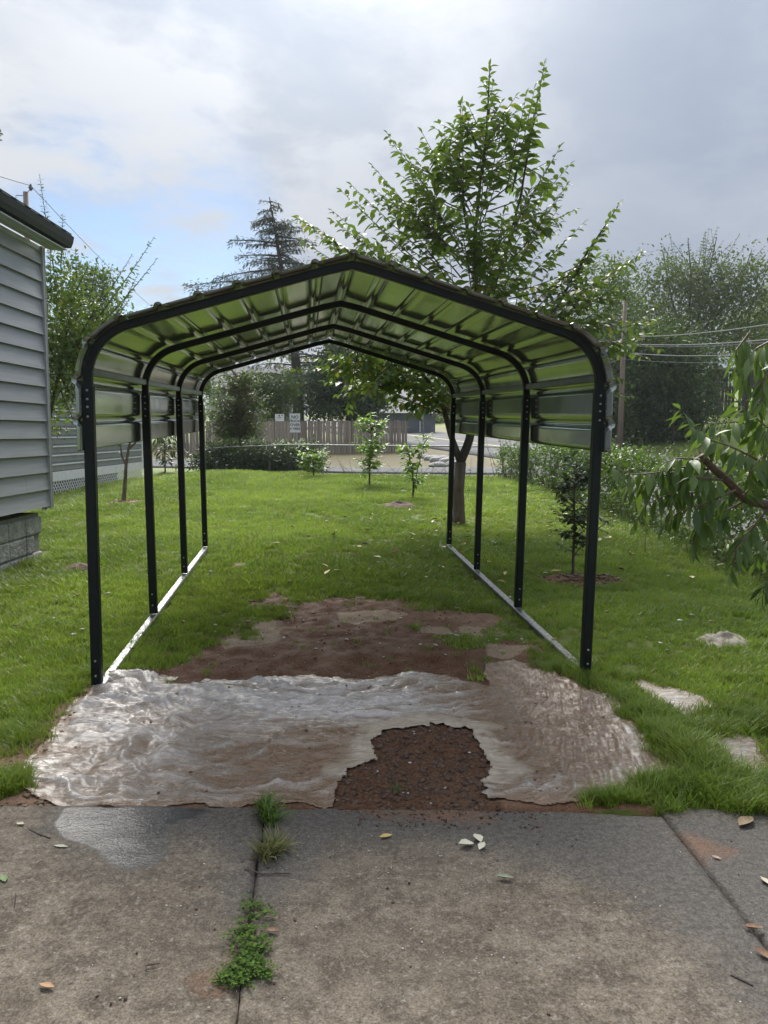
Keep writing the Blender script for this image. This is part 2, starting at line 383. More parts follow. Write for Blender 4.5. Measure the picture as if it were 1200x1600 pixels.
def axis(parts):
    out = []
    for a, b, d in parts:
        n = max(1, int(round((b - a) / d))); out += list(np.linspace(a, b, n, endpoint=False))
    out.append(parts[-1][1]); return np.array(out)
def make_ground():
    t = NT('lawn_soil')
    soil, dry = t.attr('soil'), t.attr('dry')
    n1 = t.noise(9, 6, 0.6); n2 = t.noise(70, 4, 0.6); n3 = t.noise(0.9, 3)
    gr = t.mix(t.step(n1, 0.3, 0.7), (0.060, 0.085, 0.016), (0.12, 0.145, 0.032))
    gr = t.mix(t.step(n3, 0.55, 0.75), gr, (0.085, 0.078, 0.032))
    so_ = t.mix(t.step(n2, 0.25, 0.75), (0.100, 0.046, 0.027), (0.205, 0.112, 0.066))
    so_ = t.mix(t.math('MULTIPLY', t.step(n3, 0.48, 0.66), 0.75), so_, (0.26, 0.175, 0.115)); so_ = t.mix(t.step(n1, 0.52, 0.8), so_, (0.10, 0.055, 0.036))
    dr = t.mix(t.step(n1, 0.3, 0.7), (0.085, 0.078, 0.034), (0.19, 0.15, 0.080))
    far = t.mix(t.step(n3, 0.3, 0.7), (0.11, 0.165, 0.03), (0.17, 0.21, 0.05))
    gr = t.mix(t.attr('far'), gr, far)
    c = t.mix(dry, gr, dr)
    c = t.mix(t.step(t.math('ADD', soil, t.math('MULTIPLY', t.math('SUBTRACT', n1, 0.5), 0.5)), 0.32, 0.62), c, so_)
    c = t.mix(t.math('MULTIPLY', t.step(t.math('ADD', t.attr('humus'), t.math('MULTIPLY', t.math('SUBTRACT', n1, 0.5), 0.9)), 0.3, 0.9), 0.75), c, t.mix(t.step(n2, 0.3, 0.7), (0.062, 0.029, 0.016), (0.155, 0.082, 0.046)))
    c = t.mix(t.math('MULTIPLY', t.step(t.math('ADD', t.attr('tan'), t.math('MULTIPLY', t.math('SUBTRACT', n1, 0.5), 0.7)), 0.35, 0.65), 0.9), c, t.mix(t.step(n2, 0.3, 0.7), (0.24, 0.175, 0.115), (0.40, 0.31, 0.22)))
    t.set('Base Color', c); t.set('Roughness', t.step(n1, 0.3, 0.7, 0.6, 0.9)); t.set('Specular IOR Level', 0.12)
    b = t.bump(n2, 0.5, 0.02); t.bump(t.noise(220, 2), 0.4, 0.006, b)
    xs = axis([(-230, -60, 34), (-60, -14, 1.5), (-14, -3.6, 0.3), (-3.6, 3.8, 0.035), (3.8, 12, 0.3), (12, 70, 1.5), (70, 230, 32)])
    ys = axis([(-60, -4, 8), (-4, 2.9, 0.4), (2.9, 7.6, 0.035), (7.6, 14, 0.12), (14, 34, 0.4), (34, 90, 1.2), (90, 260, 34)])
    X, Y = np.meshgrid(xs, ys); Z = tz(X, Y)
    Xf, Yf = X.ravel(), Y.ravel()
    nearm = (np.abs(X) < 12) & (Y > 2) & (Y < 26)
    s = np.zeros(X.shape); s[nearm] = soil_amount(X[nearm], Y[nearm]); d = dry_amount(X, Y)
    near = ss(9, 6.5, Y) * (np.abs(X) < 4.2)
    Z = Z + near * (vnoise(X, Y, 5, 3, 4) * 0.010 + s * (vnoise(X, Y, 9, 4, 4) * 0.020 - 0.004))
    # mound of dug earth in the torn opening and the spread behind the sheet
    Z = Z + 0.030 * np.exp(-(((X - 0.22) / 0.38) ** 2 + ((Y - 3.75) / 0.32) ** 2)) * (1 + 0.5 * vnoise(X, Y, 9, 8, 4)) * near
    Z = Z + 0.05 * np.exp(-(((X - 0.1) / 0.55) ** 2 + ((Y - 5.35) / 0.35) ** 2)) * near
    for p, r in MULCH:
        Z = Z + 0.06 * np.exp(-((X - p.x) ** 2 + (Y - p.y) ** 2) / (r * 0.8) ** 2)
    # the ground stays under the driveway slabs
    Z = np.where(Y < EDGE_Y - 0.02, np.minimum(Z, -0.12), Z)
    nx, ny = len(xs), len(ys)
    I = np.arange(nx * ny).reshape(ny, nx)
    Fq = np.stack([I[:-1, :-1].ravel(), I[:-1, 1:].ravel(), I[1:, 1:].ravel(), I[1:, :-1].ravel()], 1)
    farw = ss(24, 27, Y) * np.ones_like(X); farw = np.maximum(farw, ss(4.5, 7, X))
    hum = np.zeros(X.shape); tan = np.zeros(X.shape); HM = Gp([(500, 985), (640, 975), (760, 1000), (765, 1070), (500, 1085), (520, 1030)])
    hum[nearm] = np.maximum(ss(-0.05, 0.03, sdist(HOLE, X[nearm], Y[nearm])), 0.62 * ss(-0.15, 0.1, sdist(HM, X[nearm], Y[nearm])))
    for P_ in ([(525, 955), (600, 950), (640, 958), (600, 972), (530, 972)], [(650, 980), (700, 978), (712, 990), (660, 992)], [(715, 975), (780, 980), (800, 992), (720, 995)], [(330, 985), (430, 965), (440, 1000), (350, 1015)], [(760, 1005), (830, 1012), (800, 1030), (760, 1025)]):
        tan[nearm] = np.maximum(tan[nearm], ss(-0.06, 0.05, sdist(Gp(P_), X[nearm], Y[nearm])) * 0.8)
    me = npmesh('lawn', np.stack([Xf, Yf, Z.ravel()], 1), Fq, t.m, {'soil': s, 'dry': d, 'far': farw, 'humus': hum, 'tan': tan})
    link('lawn', me, kind='structure', label='green lawn and ground with a bare brown patch of soil')
    return xs, ys, Z
GX, GY, GZ = make_ground()
def ground_h(x, y):
    """height of the built ground (bilinear)"""
    x = np.asarray(x, float); y = np.asarray(y, float)
    i = np.clip(np.searchsorted(GX, x) - 1, 0, len(GX) - 2); j = np.clip(np.searchsorted(GY, y) - 1, 0, len(GY) - 2)
    u = (x - GX[i]) / (GX[i + 1] - GX[i]); v = (y - GY[j]) / (GY[j + 1] - GY[j])
    return (GZ[j, i] * (1 - u) + GZ[j, i + 1] * u) * (1 - v) + (GZ[j + 1, i] * (1 - u) + GZ[j + 1, i + 1] * u) * v

# ---------------------------------------------------------------- driveway: three concrete slabs
def make_driveway():
    t = NT('old_concrete')
    wet, pud, rust = t.attr('wet'), t.attr('puddle'), t.attr('rust')
    n1 = t.noise(2.0, 6, 0.6); n2 = t.noise(45, 5, 0.65); n3 = t.noise(9, 6, 0.65); v1 = t.voro(95); v2 = t.voro(38)
    dryc = t.mix(t.step(n1, 0.3, 0.7), (0.140, 0.113, 0.082), (0.220, 0.186, 0.140))
    dryc = t.mix(t.step(n3, 0.38, 0.66), dryc, (0.105, 0.084, 0.062))
    dryc = t.mix(t.math('MULTIPLY', t.step(n2, 0.5, 0.75), 0.75), dryc, (0.30, 0.27, 0.225))
    dryc = t.mix(t.math('MULTIPLY', t.step(n2, 0.46, 0.28), 0.8), dryc, (0.055, 0.045, 0.034))
    dryc = t.mix(t.math('MULTIPLY', t.step(v2, 0.13, 0.06), t.step(n3, 0.45, 0.6)), dryc, (0.27, 0.25, 0.21))
    dryc = t.mix(t.math('MULTIPLY', t.step(v1, 0.16, 0.08), t.step(n1, 0.42, 0.6)), dryc, (0.05, 0.042, 0.034))
    wetc = t.mix(t.step(n2, 0.3, 0.7), (0.064, 0.056, 0.047), (0.122, 0.109, 0.093))
    wetc = t.mix(t.math('MULTIPLY', t.step(n3, 0.5, 0.7), 0.5), wetc, (0.12, 0.11, 0.098))
    fine = t.n('ShaderNodeVectorMath', operation='SCALE'); grain = t.math('ADD', t.step(t.noise(130, 3, 0.75), 0.32, 0.68, 0.62, 1.38), 0.0)
    wm = t.step(t.math('ADD', wet, t.math('ADD', t.math('MULTIPLY', t.math('SUBTRACT', n1, 0.5), 0.8), t.math('MULTIPLY', t.math('SUBTRACT', n3, 0.5), 0.45))), 0.15, 0.95)
    pm = t.step(t.math('ADD', pud, t.math('MULTIPLY', t.math('SUBTRACT', n3, 0.5), 0.3)), 0.36, 0.62)
    c = t.mix(wm, dryc, wetc)
    c = t.mix(t.math('MULTIPLY', t.step(t.math('ADD', rust, t.math('MULTIPLY', t.math('SUBTRACT', n3, 0.5), 1.5)), 0.3, 1.1), 0.65), c, (0.20, 0.095, 0.048))
    c = t.mix(t.math('MULTIPLY', pm, 0.7), c, t.mix(t.step(n2, 0.42, 0.6), (0.018, 0.018, 0.018), (0.05, 0.05, 0.05)))
    t.l(c, fine.inputs[0]); t.l(grain, fine.inputs['Scale']); c = fine.outputs[0]
    t.set('Base Color', c)
    r = t.math('SUBTRACT', 0.86, t.math('MULTIPLY', wm, 0.22))
    r = t.math('SUBTRACT', r, t.math('MULTIPLY', pm, 0.36)); t.set('Roughness', r)
    t.set('Specular IOR Level', t.math('ADD', 0.25, t.math('MULTIPLY', pm, 0.15)))
    b = t.bump(n2, 0.55, 0.006); b2 = t.bump(v1, 0.30, 0.004, b); b3 = t.bump(n3, 0.08, 0.01, b2)
    for q, k_ in ((b, 0.55), (b2, 0.30), (b3, 0.08)): t.l(t.math('MULTIPLY', t.math('SUBTRACT', 1.0, t.math('MULTIPLY', pm, 0.35)), k_), q.node.inputs['Strength'])
    base = MB(); base.box((0.4, -1.5, -0.085), (8.6, 9.1, 0.11))
    dm = m_simple('joint_dirt', (0.05, 0.038, 0.028), (0.11, 0.085, 0.062), 30, 0.9, 0.6)
    drive = base.build('driveway', dm, kind='structure', label='old brown concrete driveway in three slabs, wet near its far edge')
    PUD = Gp([(85, 1290), (100, 1262), (240, 1262), (330, 1266), (310, 1278), (262, 1292), (266, 1325), (245, 1352), (205, 1362), (170, 1352), (150, 1328), (100, 1312)])
    WETS = [Gp([(80, 1300), (95, 1255), (520, 1255), (700, 1255), (1000, 1262), (1240, 1275), (1290, 1640), (1180, 1600), (1090, 1480), (980, 1400), (850, 1350), (760, 1318), (640, 1312), (520, 1330), (450, 1390), (400, 1440), (330, 1430), (370, 1360), (330, 1310), (265, 1300), (262, 1330), (205, 1366), (140, 1340)])]
    RUST = Gp([(1060, 1310), (1075, 1300), (1155, 1328), (1120, 1345), (1085, 1345)]); RUST2 = Gp([(290, 1530), (370, 1490), (345, 1550)]); RUST3 = Gp([(540, 1262), (760, 1262), (770, 1285), (600, 1280)])
    # joint 1 and joint 2 run away from the camera
    def j1(y): return -0.385 + (y - 1.99) * (-0.485 + 0.385) / (3.14 - 1.99)
    def j2(y): return 1.15 + (y - 2.3) * (-0.03)
    def slab(x_left, x_right, edge, seed, name='concrete_slab'):
        """grid slab between two side lines; edge(x) gives the far edge"""
        nu = 120; nv = 170
        vv = np.concatenate([np.linspace(-6, 1.5, 20, endpoint=False), np.linspace(1.5, 1.0e0 * 3.0, nv)]); vv = np.concatenate([np.linspace(0, 0.832, 20, endpoint=False), np.linspace(0.832, 1, nv)])
        uu = np.linspace(0, 1, nu)
        U, V = np.meshgrid(uu, vv)
        y0 = -6.0
        xm = U * 0
        Yl = V
        Xg = np.zeros_like(U); Yg = np.zeros_like(U)
        for it in range(3):
            yy = y0 + (edge(Xg) - y0) * V if it else y0 + (3.1 - y0) * V
            Yg = yy; Xg = x_left(yy) + (x_right(yy) - x_left(yy)) * U
        Yg = y0 + (edge(Xg) - y0) * V
        # worn, rounded and slightly ragged rim
        wx = (x_right(Yg) - x_left(Yg)); dl = np.minimum(U, 1 - U) * wx; dv = (1 - V) * (edge(Xg) - y0); dd = np.minimum(dl, dv)
        rag = vnoise(Xg, Yg, 9, seed, 4) * 0.006
        Xg = Xg + np.where(U < 0.5, 1, -1) * rag * np.exp(-dl / 0.02) ; Yg = Yg + rag * 1.2 * np.exp(-dv / 0.02)
        Zg = vnoise(Xg, Yg, 0.8, seed + 3, 2) * 0.006 + vnoise(Xg, Yg, 12, seed + 5, 3) * 0.0015 - 0.008 * np.exp(-dd / 0.006)
        nY, nX = U.shape
        Vt = np.stack([Xg.ravel(), Yg.ravel(), Zg.ravel()], 1); I = np.arange(nX * nY).reshape(nY, nX)
        Fq = np.stack([I[:-1, :-1].ravel(), I[:-1, 1:].ravel(), I[1:, 1:].ravel(), I[1:, :-1].ravel()], 1)
        ring = np.concatenate([I[0, :], I[1:, -1], I[-1, -2::-1], I[-2:0:-1, 0]])
        low = Vt[ring].copy(); low[:, 2] = -0.11; o = len(Vt); n = len(ring)
        Vt = np.concatenate([Vt, low]); k = np.arange(n); k2 = (k + 1) % n
        Fq = np.concatenate([Fq, np.stack([ring[k2], ring[k], o + k, o + k2], 1)])
        x, y = Vt[:, 0], Vt[:, 1]
        wet = np.zeros(len(Vt)); m = y > 1.2
        wet[m] = np.max([ss(-0.28, 0.24, sdist(P, x[m], y[m])) for P in WETS], 0)
        pudv = np.zeros(len(Vt)); pudv[m] = ss(-0.05, 0.05, sdist(PUD, x[m], y[m]))
        ru = np.zeros(len(Vt)); ru[m] = np.max([ss(-0.12, 0.10, sdist(P, x[m], y[m])) for P in (RUST, RUST2, RUST3)], 0)
        me = npmesh(name, Vt, Fq, t.m, {'wet': wet, 'puddle': pudv, 'rust': ru})
        return link(name, me, drive)
    e1 = lambda x: np.full_like(x, EDGE_Y)
    e3 = lambda x: 3.06 - (x - 1.12) * 0.10
    slab(lambda y: np.full_like(y, -3.6), lambda y: j1(y) - 0.003, e1, 31)
    slab(lambda y: j1(y) + 0.003, lambda y: j2(y) - 0.003, lambda x: EDGE_Y + (x - 0.0) * 0.0 - 0.05 * ss(0.5, 1.15, x), 41)
    slab(lambda y: j2(y) + 0.003, lambda y: np.full_like(y, 4.4), e3, 51)
make_driveway()

# ---------------------------------------------------------------- streets behind the fences
def ribbon(name, left, right, off, m, label, nseg=60, nw=6):
    left = np.array(left, float); right = np.array(right, float)
    def rs(p, n):
        d = np.r_[0, np.cumsum(np.hypot(*np.diff(p, axis=0).T))]; t = np.linspace(0, d[-1], n)
        return np.stack([np.interp(t, d, p[:, 0]), np.interp(t, d, p[:, 1])], 1)
    a, b = rs(left, nseg), rs(right, nseg)
    P = np.stack([a + (b - a) * u for u in np.linspace(0, 1, nw)], 1)
    Z = np.maximum(ground_h(P[..., 0], P[..., 1]), tz(P[..., 0], P[..., 1])) + off
    V = np.concatenate([P, Z[..., None]], 2).reshape(-1, 3); I = np.arange(nseg * nw).reshape(nseg, nw)
    Fq = np.stack([I[:-1, :-1].ravel(), I[:-1, 1:].ravel(), I[1:, 1:].ravel(), I[1:, :-1].ravel()], 1)
    # a skirt so the edge has thickness
    ring = np.concatenate([I[:, 0], I[-1, 1:], I[-2::-1, -1], I[0, -2:0:-1]]); low = V[ring].copy(); low[:, 2] -= 0.12; o = len(V); k = np.arange(len(ring)); k2 = (k + 1) % len(ring)
    Fq = np.concatenate([Fq, np.stack([ring[k], ring[k2], o + k2, o + k], 1)])
    return link(name, npmesh(name, np.concatenate([V, low]), Fq, m, smooth=False), kind='structure', label=label)
MAT['asphalt'] = m_simple('wet_asphalt', (0.080, 0.083, 0.087), (0.125, 0.128, 0.132), 1.3, 0.85, 0.2, spec=0.2)
MAT['paveconc'] = m_simple('pale_concrete', (0.13, 0.13, 0.125), (0.19, 0.185, 0.18), 1.5, 0.85, 0.1, spec=0.2)
nrm, dr_ = np.array([0.925, 0.38]), np.array([-0.38, 0.925])
ribbon('street', [nrm * 18.5 + dr_ * s for s in (-25, 90)], [nrm * 27 + dr_ * s for s in (-25, 90)], 0.06, MAT['asphalt'], 'grey asphalt street climbing away behind the fence', 90)
ribbon('side_street', [(-26, 31), (-8, 29.6), (-1, 26.4), (8, 26.4)], [(-26, 38), (-8, 34), (-1, 30.6), (7.2, 31.6)], 0.05, MAT['asphalt'], 'pale side street beyond the back fence', 60)
ribbon('pavement', [(4.75, 3), (4.75, 20), (4.6, 26.3)], [(7.6, 3), (7.6, 20), (7.6, 26.3)], 0.045, MAT['paveconc'], 'pale pavement behind the vine covered fence', 50)
def road_line():
    V = []; 
    P = [nrm * 22.7 + dr_ * s for s in np.linspace(-25, 90, 90)]; Q = [nrm * 22.85 + dr_ * s for s in np.linspace(-25, 90, 90)]
    ribbon('road_marking', P, Q, 0.075, m_simple('yellow_paint', (0.42, 0.33, 0.08), (0.5, 0.4, 0.12), 3, 0.6), 'faded yellow line along the middle of the street', 90, 2)
road_line()
# ================================================================ CARPORT
CX, CY, CYAW = -0.197, 4.682, 0.0996
AX = np.array([-math.sin(CYAW), math.cos(CYAW), 0]); NX = np.array([math.cos(CYAW), math.sin(CYAW), 0])
SLOPE = 0.0243; SP = 1.6027; CW = 3.05
def cp(u, s, z):
    """carport coordinates (across, along, up) -> world; the frame follows the lawn's slope"""
    p = np.array([CX, CY, 0]) + NX * u + AX * s
    return Vector((p[0], p[1], z - 0.045 + SLOPE * (p[1] - 4.7)))
def make_panel_mat():
    t = NT('panel_metal')
    geo = t.n('ShaderNodeNewGeometry')
    n1 = t.noise(1.2, 3, stretch=(1, 0.25, 1)); n2 = t.noise(4, 4, 0.6)
    inner = t.mix(t.step(n2, 0.3, 0.7), (0.33, 0.365, 0.335), (0.42, 0.45, 0.42))
    outer = t.mix(t.step(n2, 0.3, 0.7), (0.010, 0.035, 0.024), (0.015, 0.048, 0.033))
    f = t.attr('outside')
    t.set('Base Color', t.mix(f, inner, outer)); t.set('Metallic', t.math('MULTIPLY', t.math('SUBTRACT', 1.0, f), 0.78))
    t.set('Roughness', t.step(n2, 0.25, 0.75, 0.08, 0.17)); t.set('Specular IOR Level', 0.5)
    b = t.bump(n1, 0.22, 0.02); t.bump(t.noise(9, 3, stretch=(1, 0.2, 1)), 0.10, 0.006, b)
    return t.m
MAT['panel'] = make_panel_mat()
def make_carport():
    L = 3 * SP
    o = cp(0, L / 2, 0.045)
    root = empty('carport', o, 'open metal carport with dark posts and ribbed roof over the torn sheet', 'carport')
    S = lambda u, s, z: cp(u, s, z) - o
    zt, zr, rb, ub = 1.87, 2.548, 0.32, CW / 2
    th = math.atan2(zr - (zt + 0.27), ub)      # roof pitch
    # half outline of a bow: up the post, round the bend, up the slope to the ridge
    th = R(16.3)
    cxb, czb = ub - rb, zt
    half = [(ub, zt - 0.42), (ub, zt - 0.2), (ub, zt)]
    for k in range(1, 11):
        a = (math.pi / 2 - th) * k / 10
        half.append((cxb + rb * math.cos(a), czb + rb * math.sin(a)))
    ux, uz = half[-1]; rise = ux * math.tan(th); zpk = uz + rise
    global CARPORT_PEAK; CARPORT_PEAK = zpk
    for k in range(1, 9): half.append((ux * (1 - k / 9), uz + rise * k / 9 - 0.0))
    top = (0.0, zpk - 0.010)
    # soften the ridge
    half = [(x, z - 0.006 * math.exp(-(x / 0.10) ** 2)) for x, z in half]
    prof = half + [top] + [(-x, z) for x, z in reversed(half)]
    zj = zt - 0.07
    for i in range(4):
        s = i * SP
        mb = MB(); mb.sqtube([S(u, s, z) for u, z in prof], 0.048, AX)
        mb.build('roof_bow', MAT['frame'], root)
        for sg in (-1, 1):
            foot = 0.026 if not (i == 0 and sg < 0) else 0.0
            zb = 0.045 + (0.03 if i else 0.0)
            ub2 = ub - foot
            mb = MB(); P0, P1 = S(sg * ub2, s, zb), S(sg * ub, s, zj + 0.02)
            mb.sqtube([P0, P0.lerp(P1, 0.5), P1], 0.060, AX)
            leg = mb.build('leg', MAT['frame'], root)
            # bolts through the front face of the splice and at the foot
            zs = ([zj - 0.0, zj - 0.05, zj - 0.095, zj - 0.15] if i < 3 else [zj - 0.02, zj - 0.1]) + [zb + 0.07, zb + 0.16]
            for q, zz in enumerate(zs):
                f_ = (zz - zb) / (zj + 0.02 - zb); c = P0.lerp(P1, f_); fr = c - Vector(AX) * 0.036
                b = MB(); b.tube([fr + Vector(AX) * 0.006, fr - Vector(AX) * 0.003, fr - Vector(AX) * 0.006], [0.0065, 0.0065, 0.004], 8)
                b.build('bolt', MAT['bolt'], leg)
    # base rails
    for sg in (-1, 1):
        mb = MB(); pts = [S(sg * (ub - 0.026), s, 0.035) for s in np.linspace(-0.03, L + 0.03, 9)]
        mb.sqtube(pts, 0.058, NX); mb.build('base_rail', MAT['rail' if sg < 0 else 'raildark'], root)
        for i in range(3):
            mb = MB(); mb.sqtube([S(sg * (ub + 0.005), i * SP + 0.033, zt + 0.04), S(sg * (ub + 0.005), (i + 1) * SP - 0.033, zt + 0.04)], 0.045, (0, 0, 1))
            mb.build('side_girt', MAT['girt'], root)
    # ribbed sheeting: one continuous outline cut into panels of four ribs
    off = 0.037
    raw = [(ub + off, 1.455)]
    raw += [(ub + off, z) for z in np.linspace(1.485, zt, 6)]
    for k in range(1, 13):
        a = (math.pi / 2 - th) * k / 12
        raw.append((cxb + (rb + off) * math.cos(a), czb + (rb + off) * math.sin(a)))
    x1, z1 = raw[-1]
    for k in range(1, 12): raw.append((x1 * (1 - k / 12), z1 + x1 * math.tan(th) * k / 12))
    full = raw + [(0, z1 + x1 * math.tan(th))] + [(-x, z) for x, z in reversed(raw)]
    full = [(x, z - 0.004 * math.exp(-(x / 0.10) ** 2)) for x, z in full]
    full = np.array(full); d = np.r_[0, np.cumsum(np.hypot(*np.diff(full, axis=0).T))]; T = d[-1]
    def pt(t):
        x = np.interp(t, d, full[:, 0]); z = np.interp(t, d, full[:, 1])
        e = 0.004; tx = np.interp(t + e, d, full[:, 0]) - np.interp(t - e, d, full[:, 0]); tz_ = np.interp(t + e, d, full[:, 1]) - np.interp(t - e, d, full[:, 1])
        l = math.hypot(tx, tz_); return x, z, tz_ / l, -tx / l
    # rib positions: symmetrical about the ridge, 0.229 apart
    nr = int((T / 2 - 0.03) / 0.229); ribs = [T / 2 + k * 0.229 for k in range(-nr, nr + 1)]
    ribs[0] = max(ribs[0], 0.045)
    def section(t0, t1):
        """outline with ribs between two lengths"""
        ts = [(t0, 0.0)]
        for r_ in ribs:
            for dt, h in ((-0.028, 0), (-0.017, 0.015), (-0.008, 0.020), (0.008, 0.020), (0.017, 0.015), (0.028, 0)):
                if t0 + 1e-4 < r_ + dt < t1 - 1e-4: ts.append((r_ + dt, h))
        g = t0
        while g < t1: ts.append((g, 0.0)) if all(abs(g - r_) > 0.04 for r_ in ribs) else None; g += 0.03
        ts.append((t1, 0.0)); ts = sorted(set(ts)); out = []
        for t_, h in ts:
            x, z, a, b = pt(t_); out.append((x + (-a if False else 1) * 0 + h * a * SGN, z + h * b * SGN))
        return out
    x, z, a, b = pt(0.02); SGN = 1 if a * x > 0 else -1
    cuts = [0.0]; k = 0
    inner = [r_ for r_ in ribs[1:-1]]
    cuts += [ribs[4] + 0.04, ribs[8] + 0.04, (ribs[nr] - 0.458), ribs[nr] + 0.458, ribs[-9] - 0.04, ribs[-5] - 0.04, T]
    cuts = sorted(set(round(c, 4) for c in cuts if 0 <= c <= T))
    cuts = [c for i, c in enumerate(cuts) if i == 0 or c - cuts[i - 1] > 0.12]
    ss_ = np.linspace(-0.13, L + 0.12, 15)
    for q in range(len(cuts) - 1):
        lift = 0.002 * (q % 2)
        sec = section(max(0, cuts[q] - 0.02), min(T, cuts[q + 1] + 0.02)); n = len(sec)
        V = []; att = []
        for layer in (0, 1):
            for s in ss_:
                for (x, z) in sec:
                    r_ = math.hypot(x, z - 1.5) or 1; nx_, nz_ = x / r_, (z - 1.5) / r_
                    hh = lift + 0.0012 * layer
                    wv = 0.0012 * math.sin(s * 3.1 + x * 5 + q)
                    V.append(S(x + nx_ * hh + nx_ * wv, s, z + nz_ * (hh + wv))); att.append(layer)
        Fq = []; N = n * len(ss_)
        for layer in (0, 1):
            for i in range(len(ss_) - 1):
                for j in range(n - 1):
                    a_ = layer * N + i * n + j; f = (a_, a_ + 1, a_ + n + 1, a_ + n)
                    Fq.append(f if layer else f[::-1])
        for j in range(n - 1):
            Fq.append((j, j + 1, N + j + 1, N + j)); e = (len(ss_) - 1) * n; Fq.append((e + j + 1, e + j, N + e + j, N + e + j + 1))
        for i in range(len(ss_) - 1):
            Fq.append(((i + 1) * n, i * n, N + i * n, N + (i + 1) * n)); Fq.append((i * n + n - 1, (i + 1) * n + n - 1, N + (i + 1) * n + n - 1, N + i * n + n - 1))
        me = npmesh('roof_panel', [tuple(v) for v in V], Fq, MAT['panel'], {'outside': att}, smooth=False)
        link('side_panel' if q in (0, len(cuts) - 2) else 'roof_panel', me, root)
    return root
MAT['rail'] = m_simple('wet_glare_rail', (0.10, 0.105, 0.11), (0.50, 0.51, 0.53), 38, 0.34, 0.15, metal=0.55, rvar=0.1)  # left rail: sky glare and wear put into the colour of dark tubing
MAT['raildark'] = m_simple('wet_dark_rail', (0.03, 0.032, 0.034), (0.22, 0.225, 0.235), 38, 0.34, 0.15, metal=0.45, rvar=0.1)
MAT['girt'] = m_simple('girt_metal', (0.16, 0.18, 0.19), (0.24, 0.26, 0.27), 10, 0.28, metal=0.8)
make_carport()

# ================================================================ TORN SHEET ON THE GROUND
def ridged(x, y, sx, sy, seed, octs=4): return 1 - np.abs(vnoise(x * sx, y * sy, 1.0, seed, octs))
def sheet_height(x, y):
    g = ground_h(x, y)
    # creases run across the carport, swinging round the mound on the right
    ang = 0.10 + 0.9 * ss(0.5, 1.5, x) - 0.25 * ss(-0.6, -1.6, x)
    ca, sa = np.cos(ang), np.sin(ang); u = ca * x + sa * y; v = -sa * x + ca * y
    wx = vnoise(x, y, 2.2, 61, 3) * 0.16
    a = ridged(u, v + wx, 1.2, 6.0, 62, 2); b = ridged(u, v + wx * 0.8, 3.0, 15, 63, 2); c = ridged(u, v + wx, 6, 30, 64, 2)
    left = ss(-0.2, -1.2, x)
    amp = 0.6 + 0.7 * ss(0.15, 0.75, vnoise(x, y, 1.1, 65, 2) * 0.5 + 0.5)
    h = amp * (1 - 0.55 * ss(0.3, 0.9, x)) * ((0.7 + 0.3 * left) * 0.024 * np.clip(a, 0, 1) ** 5 + 0.011 * np.clip(b, 0, 1) ** 4 + 0.004 * np.clip(c, 0, 1) ** 3)
    tuck = ss(0.0, 0.10, sdist(SHEET, x, y))
    return g + 0.004 + h * (0.35 + 0.65 * tuck), h
def make_sheet_mat():
    t = NT('muddy_sheet')
    h, rim, mudm = t.attr('fold'), t.attr('rim'), t.attr('mud')
    n1 = t.noise(2.6, 6, 0.65, stretch=(1, 2.6, 1), dist=0.8); n2 = t.noise(20, 5, 0.65, stretch=(1, 3.5, 1), dist=0.6); n3 = t.noise(110, 3, 0.6)
    white = t.mix(t.step(n2, 0.3, 0.7), (0.46, 0.39, 0.34), (0.70, 0.65, 0.60))
    beige = t.mix(t.step(n2, 0.3, 0.7), (0.40, 0.32, 0.225), (0.58, 0.49, 0.37))
    brown = t.mix(t.step(n3, 0.3, 0.7), (0.19, 0.110, 0.058), (0.30, 0.190, 0.112))
    grime = t.mix(t.step(n3, 0.3, 0.7), (0.30, 0.225, 0.165), (0.43, 0.345, 0.27))
    m = t.math('ADD', mudm, t.math('MULTIPLY', t.math('SUBTRACT', n1, 0.5), 1.1))
    m = t.math('SUBTRACT', m, t.math('MULTIPLY', h, 0.55)); m = t.math('ADD', m, t.math('MULTIPLY', t.math('SUBTRACT', n2, 0.5), 0.5))
    c = t.mix(t.step(m, -0.34, 0.22), white, grime)
    c = t.mix(t.step(m, 0.06, 0.46), c, brown)
    c = t.mix(rim, c, beige)
    c = t.mix(t.step(t.noise(60, 3, 0.7), 0.68, 0.74), c, (0.045, 0.03, 0.022))
    t.set('Base Color', c)
    t.set('Roughness', t.math('ADD', t.math('MULTIPLY', rim, 0.35), t.step(n2, 0.3, 0.7, 0.14, 0.34))); t.set('Specular IOR Level', 0.6); t.set('Coat Weight', t.math('MULTIPLY', t.math('SUBTRACT', 1.0, rim), 0.32)); t.set('Coat Roughness', 0.27)
    cr = t.noise(6, 6, 0.6, stretch=(1, 4.5, 1), dist=1.2); vo = t.n('ShaderNodeTexVoronoi', feature='F1'); vo.inputs['Scale'].default_value = 4.6
    mpv = t.n('ShaderNodeMapping'); mpv.inputs['Scale'].default_value = (1, 3.2, 1); vadd = t.n('ShaderNodeVectorMath', operation='ADD'); nzv = t.n('ShaderNodeTexNoise'); nzv.inputs['Scale'].default_value = 3.0; nzv.inputs['Detail'].default_value = 4
    t.l(t.tc.outputs['Object'], nzv.inputs['Vector']); vs_ = t.n('ShaderNodeVectorMath', operation='SCALE'); t.l(nzv.outputs['Color'], vs_.inputs[0]); vs_.inputs['Scale'].default_value = 0.35
    t.l(t.tc.outputs['Object'], vadd.inputs[0]); t.l(vs_.outputs[0], vadd.inputs[1]); t.l(vadd.outputs[0], mpv.inputs[0]); t.l(mpv.outputs[0], vo.inputs['Vector'])
    b = t.bump(vo.outputs['Distance'], 0.6, 0.028); b = t.bump(cr, 0.8, 0.030, b); b = t.bump(n2, 0.35, 0.008, b); t.bump(n3, 0.10, 0.002, b)
    return t.m
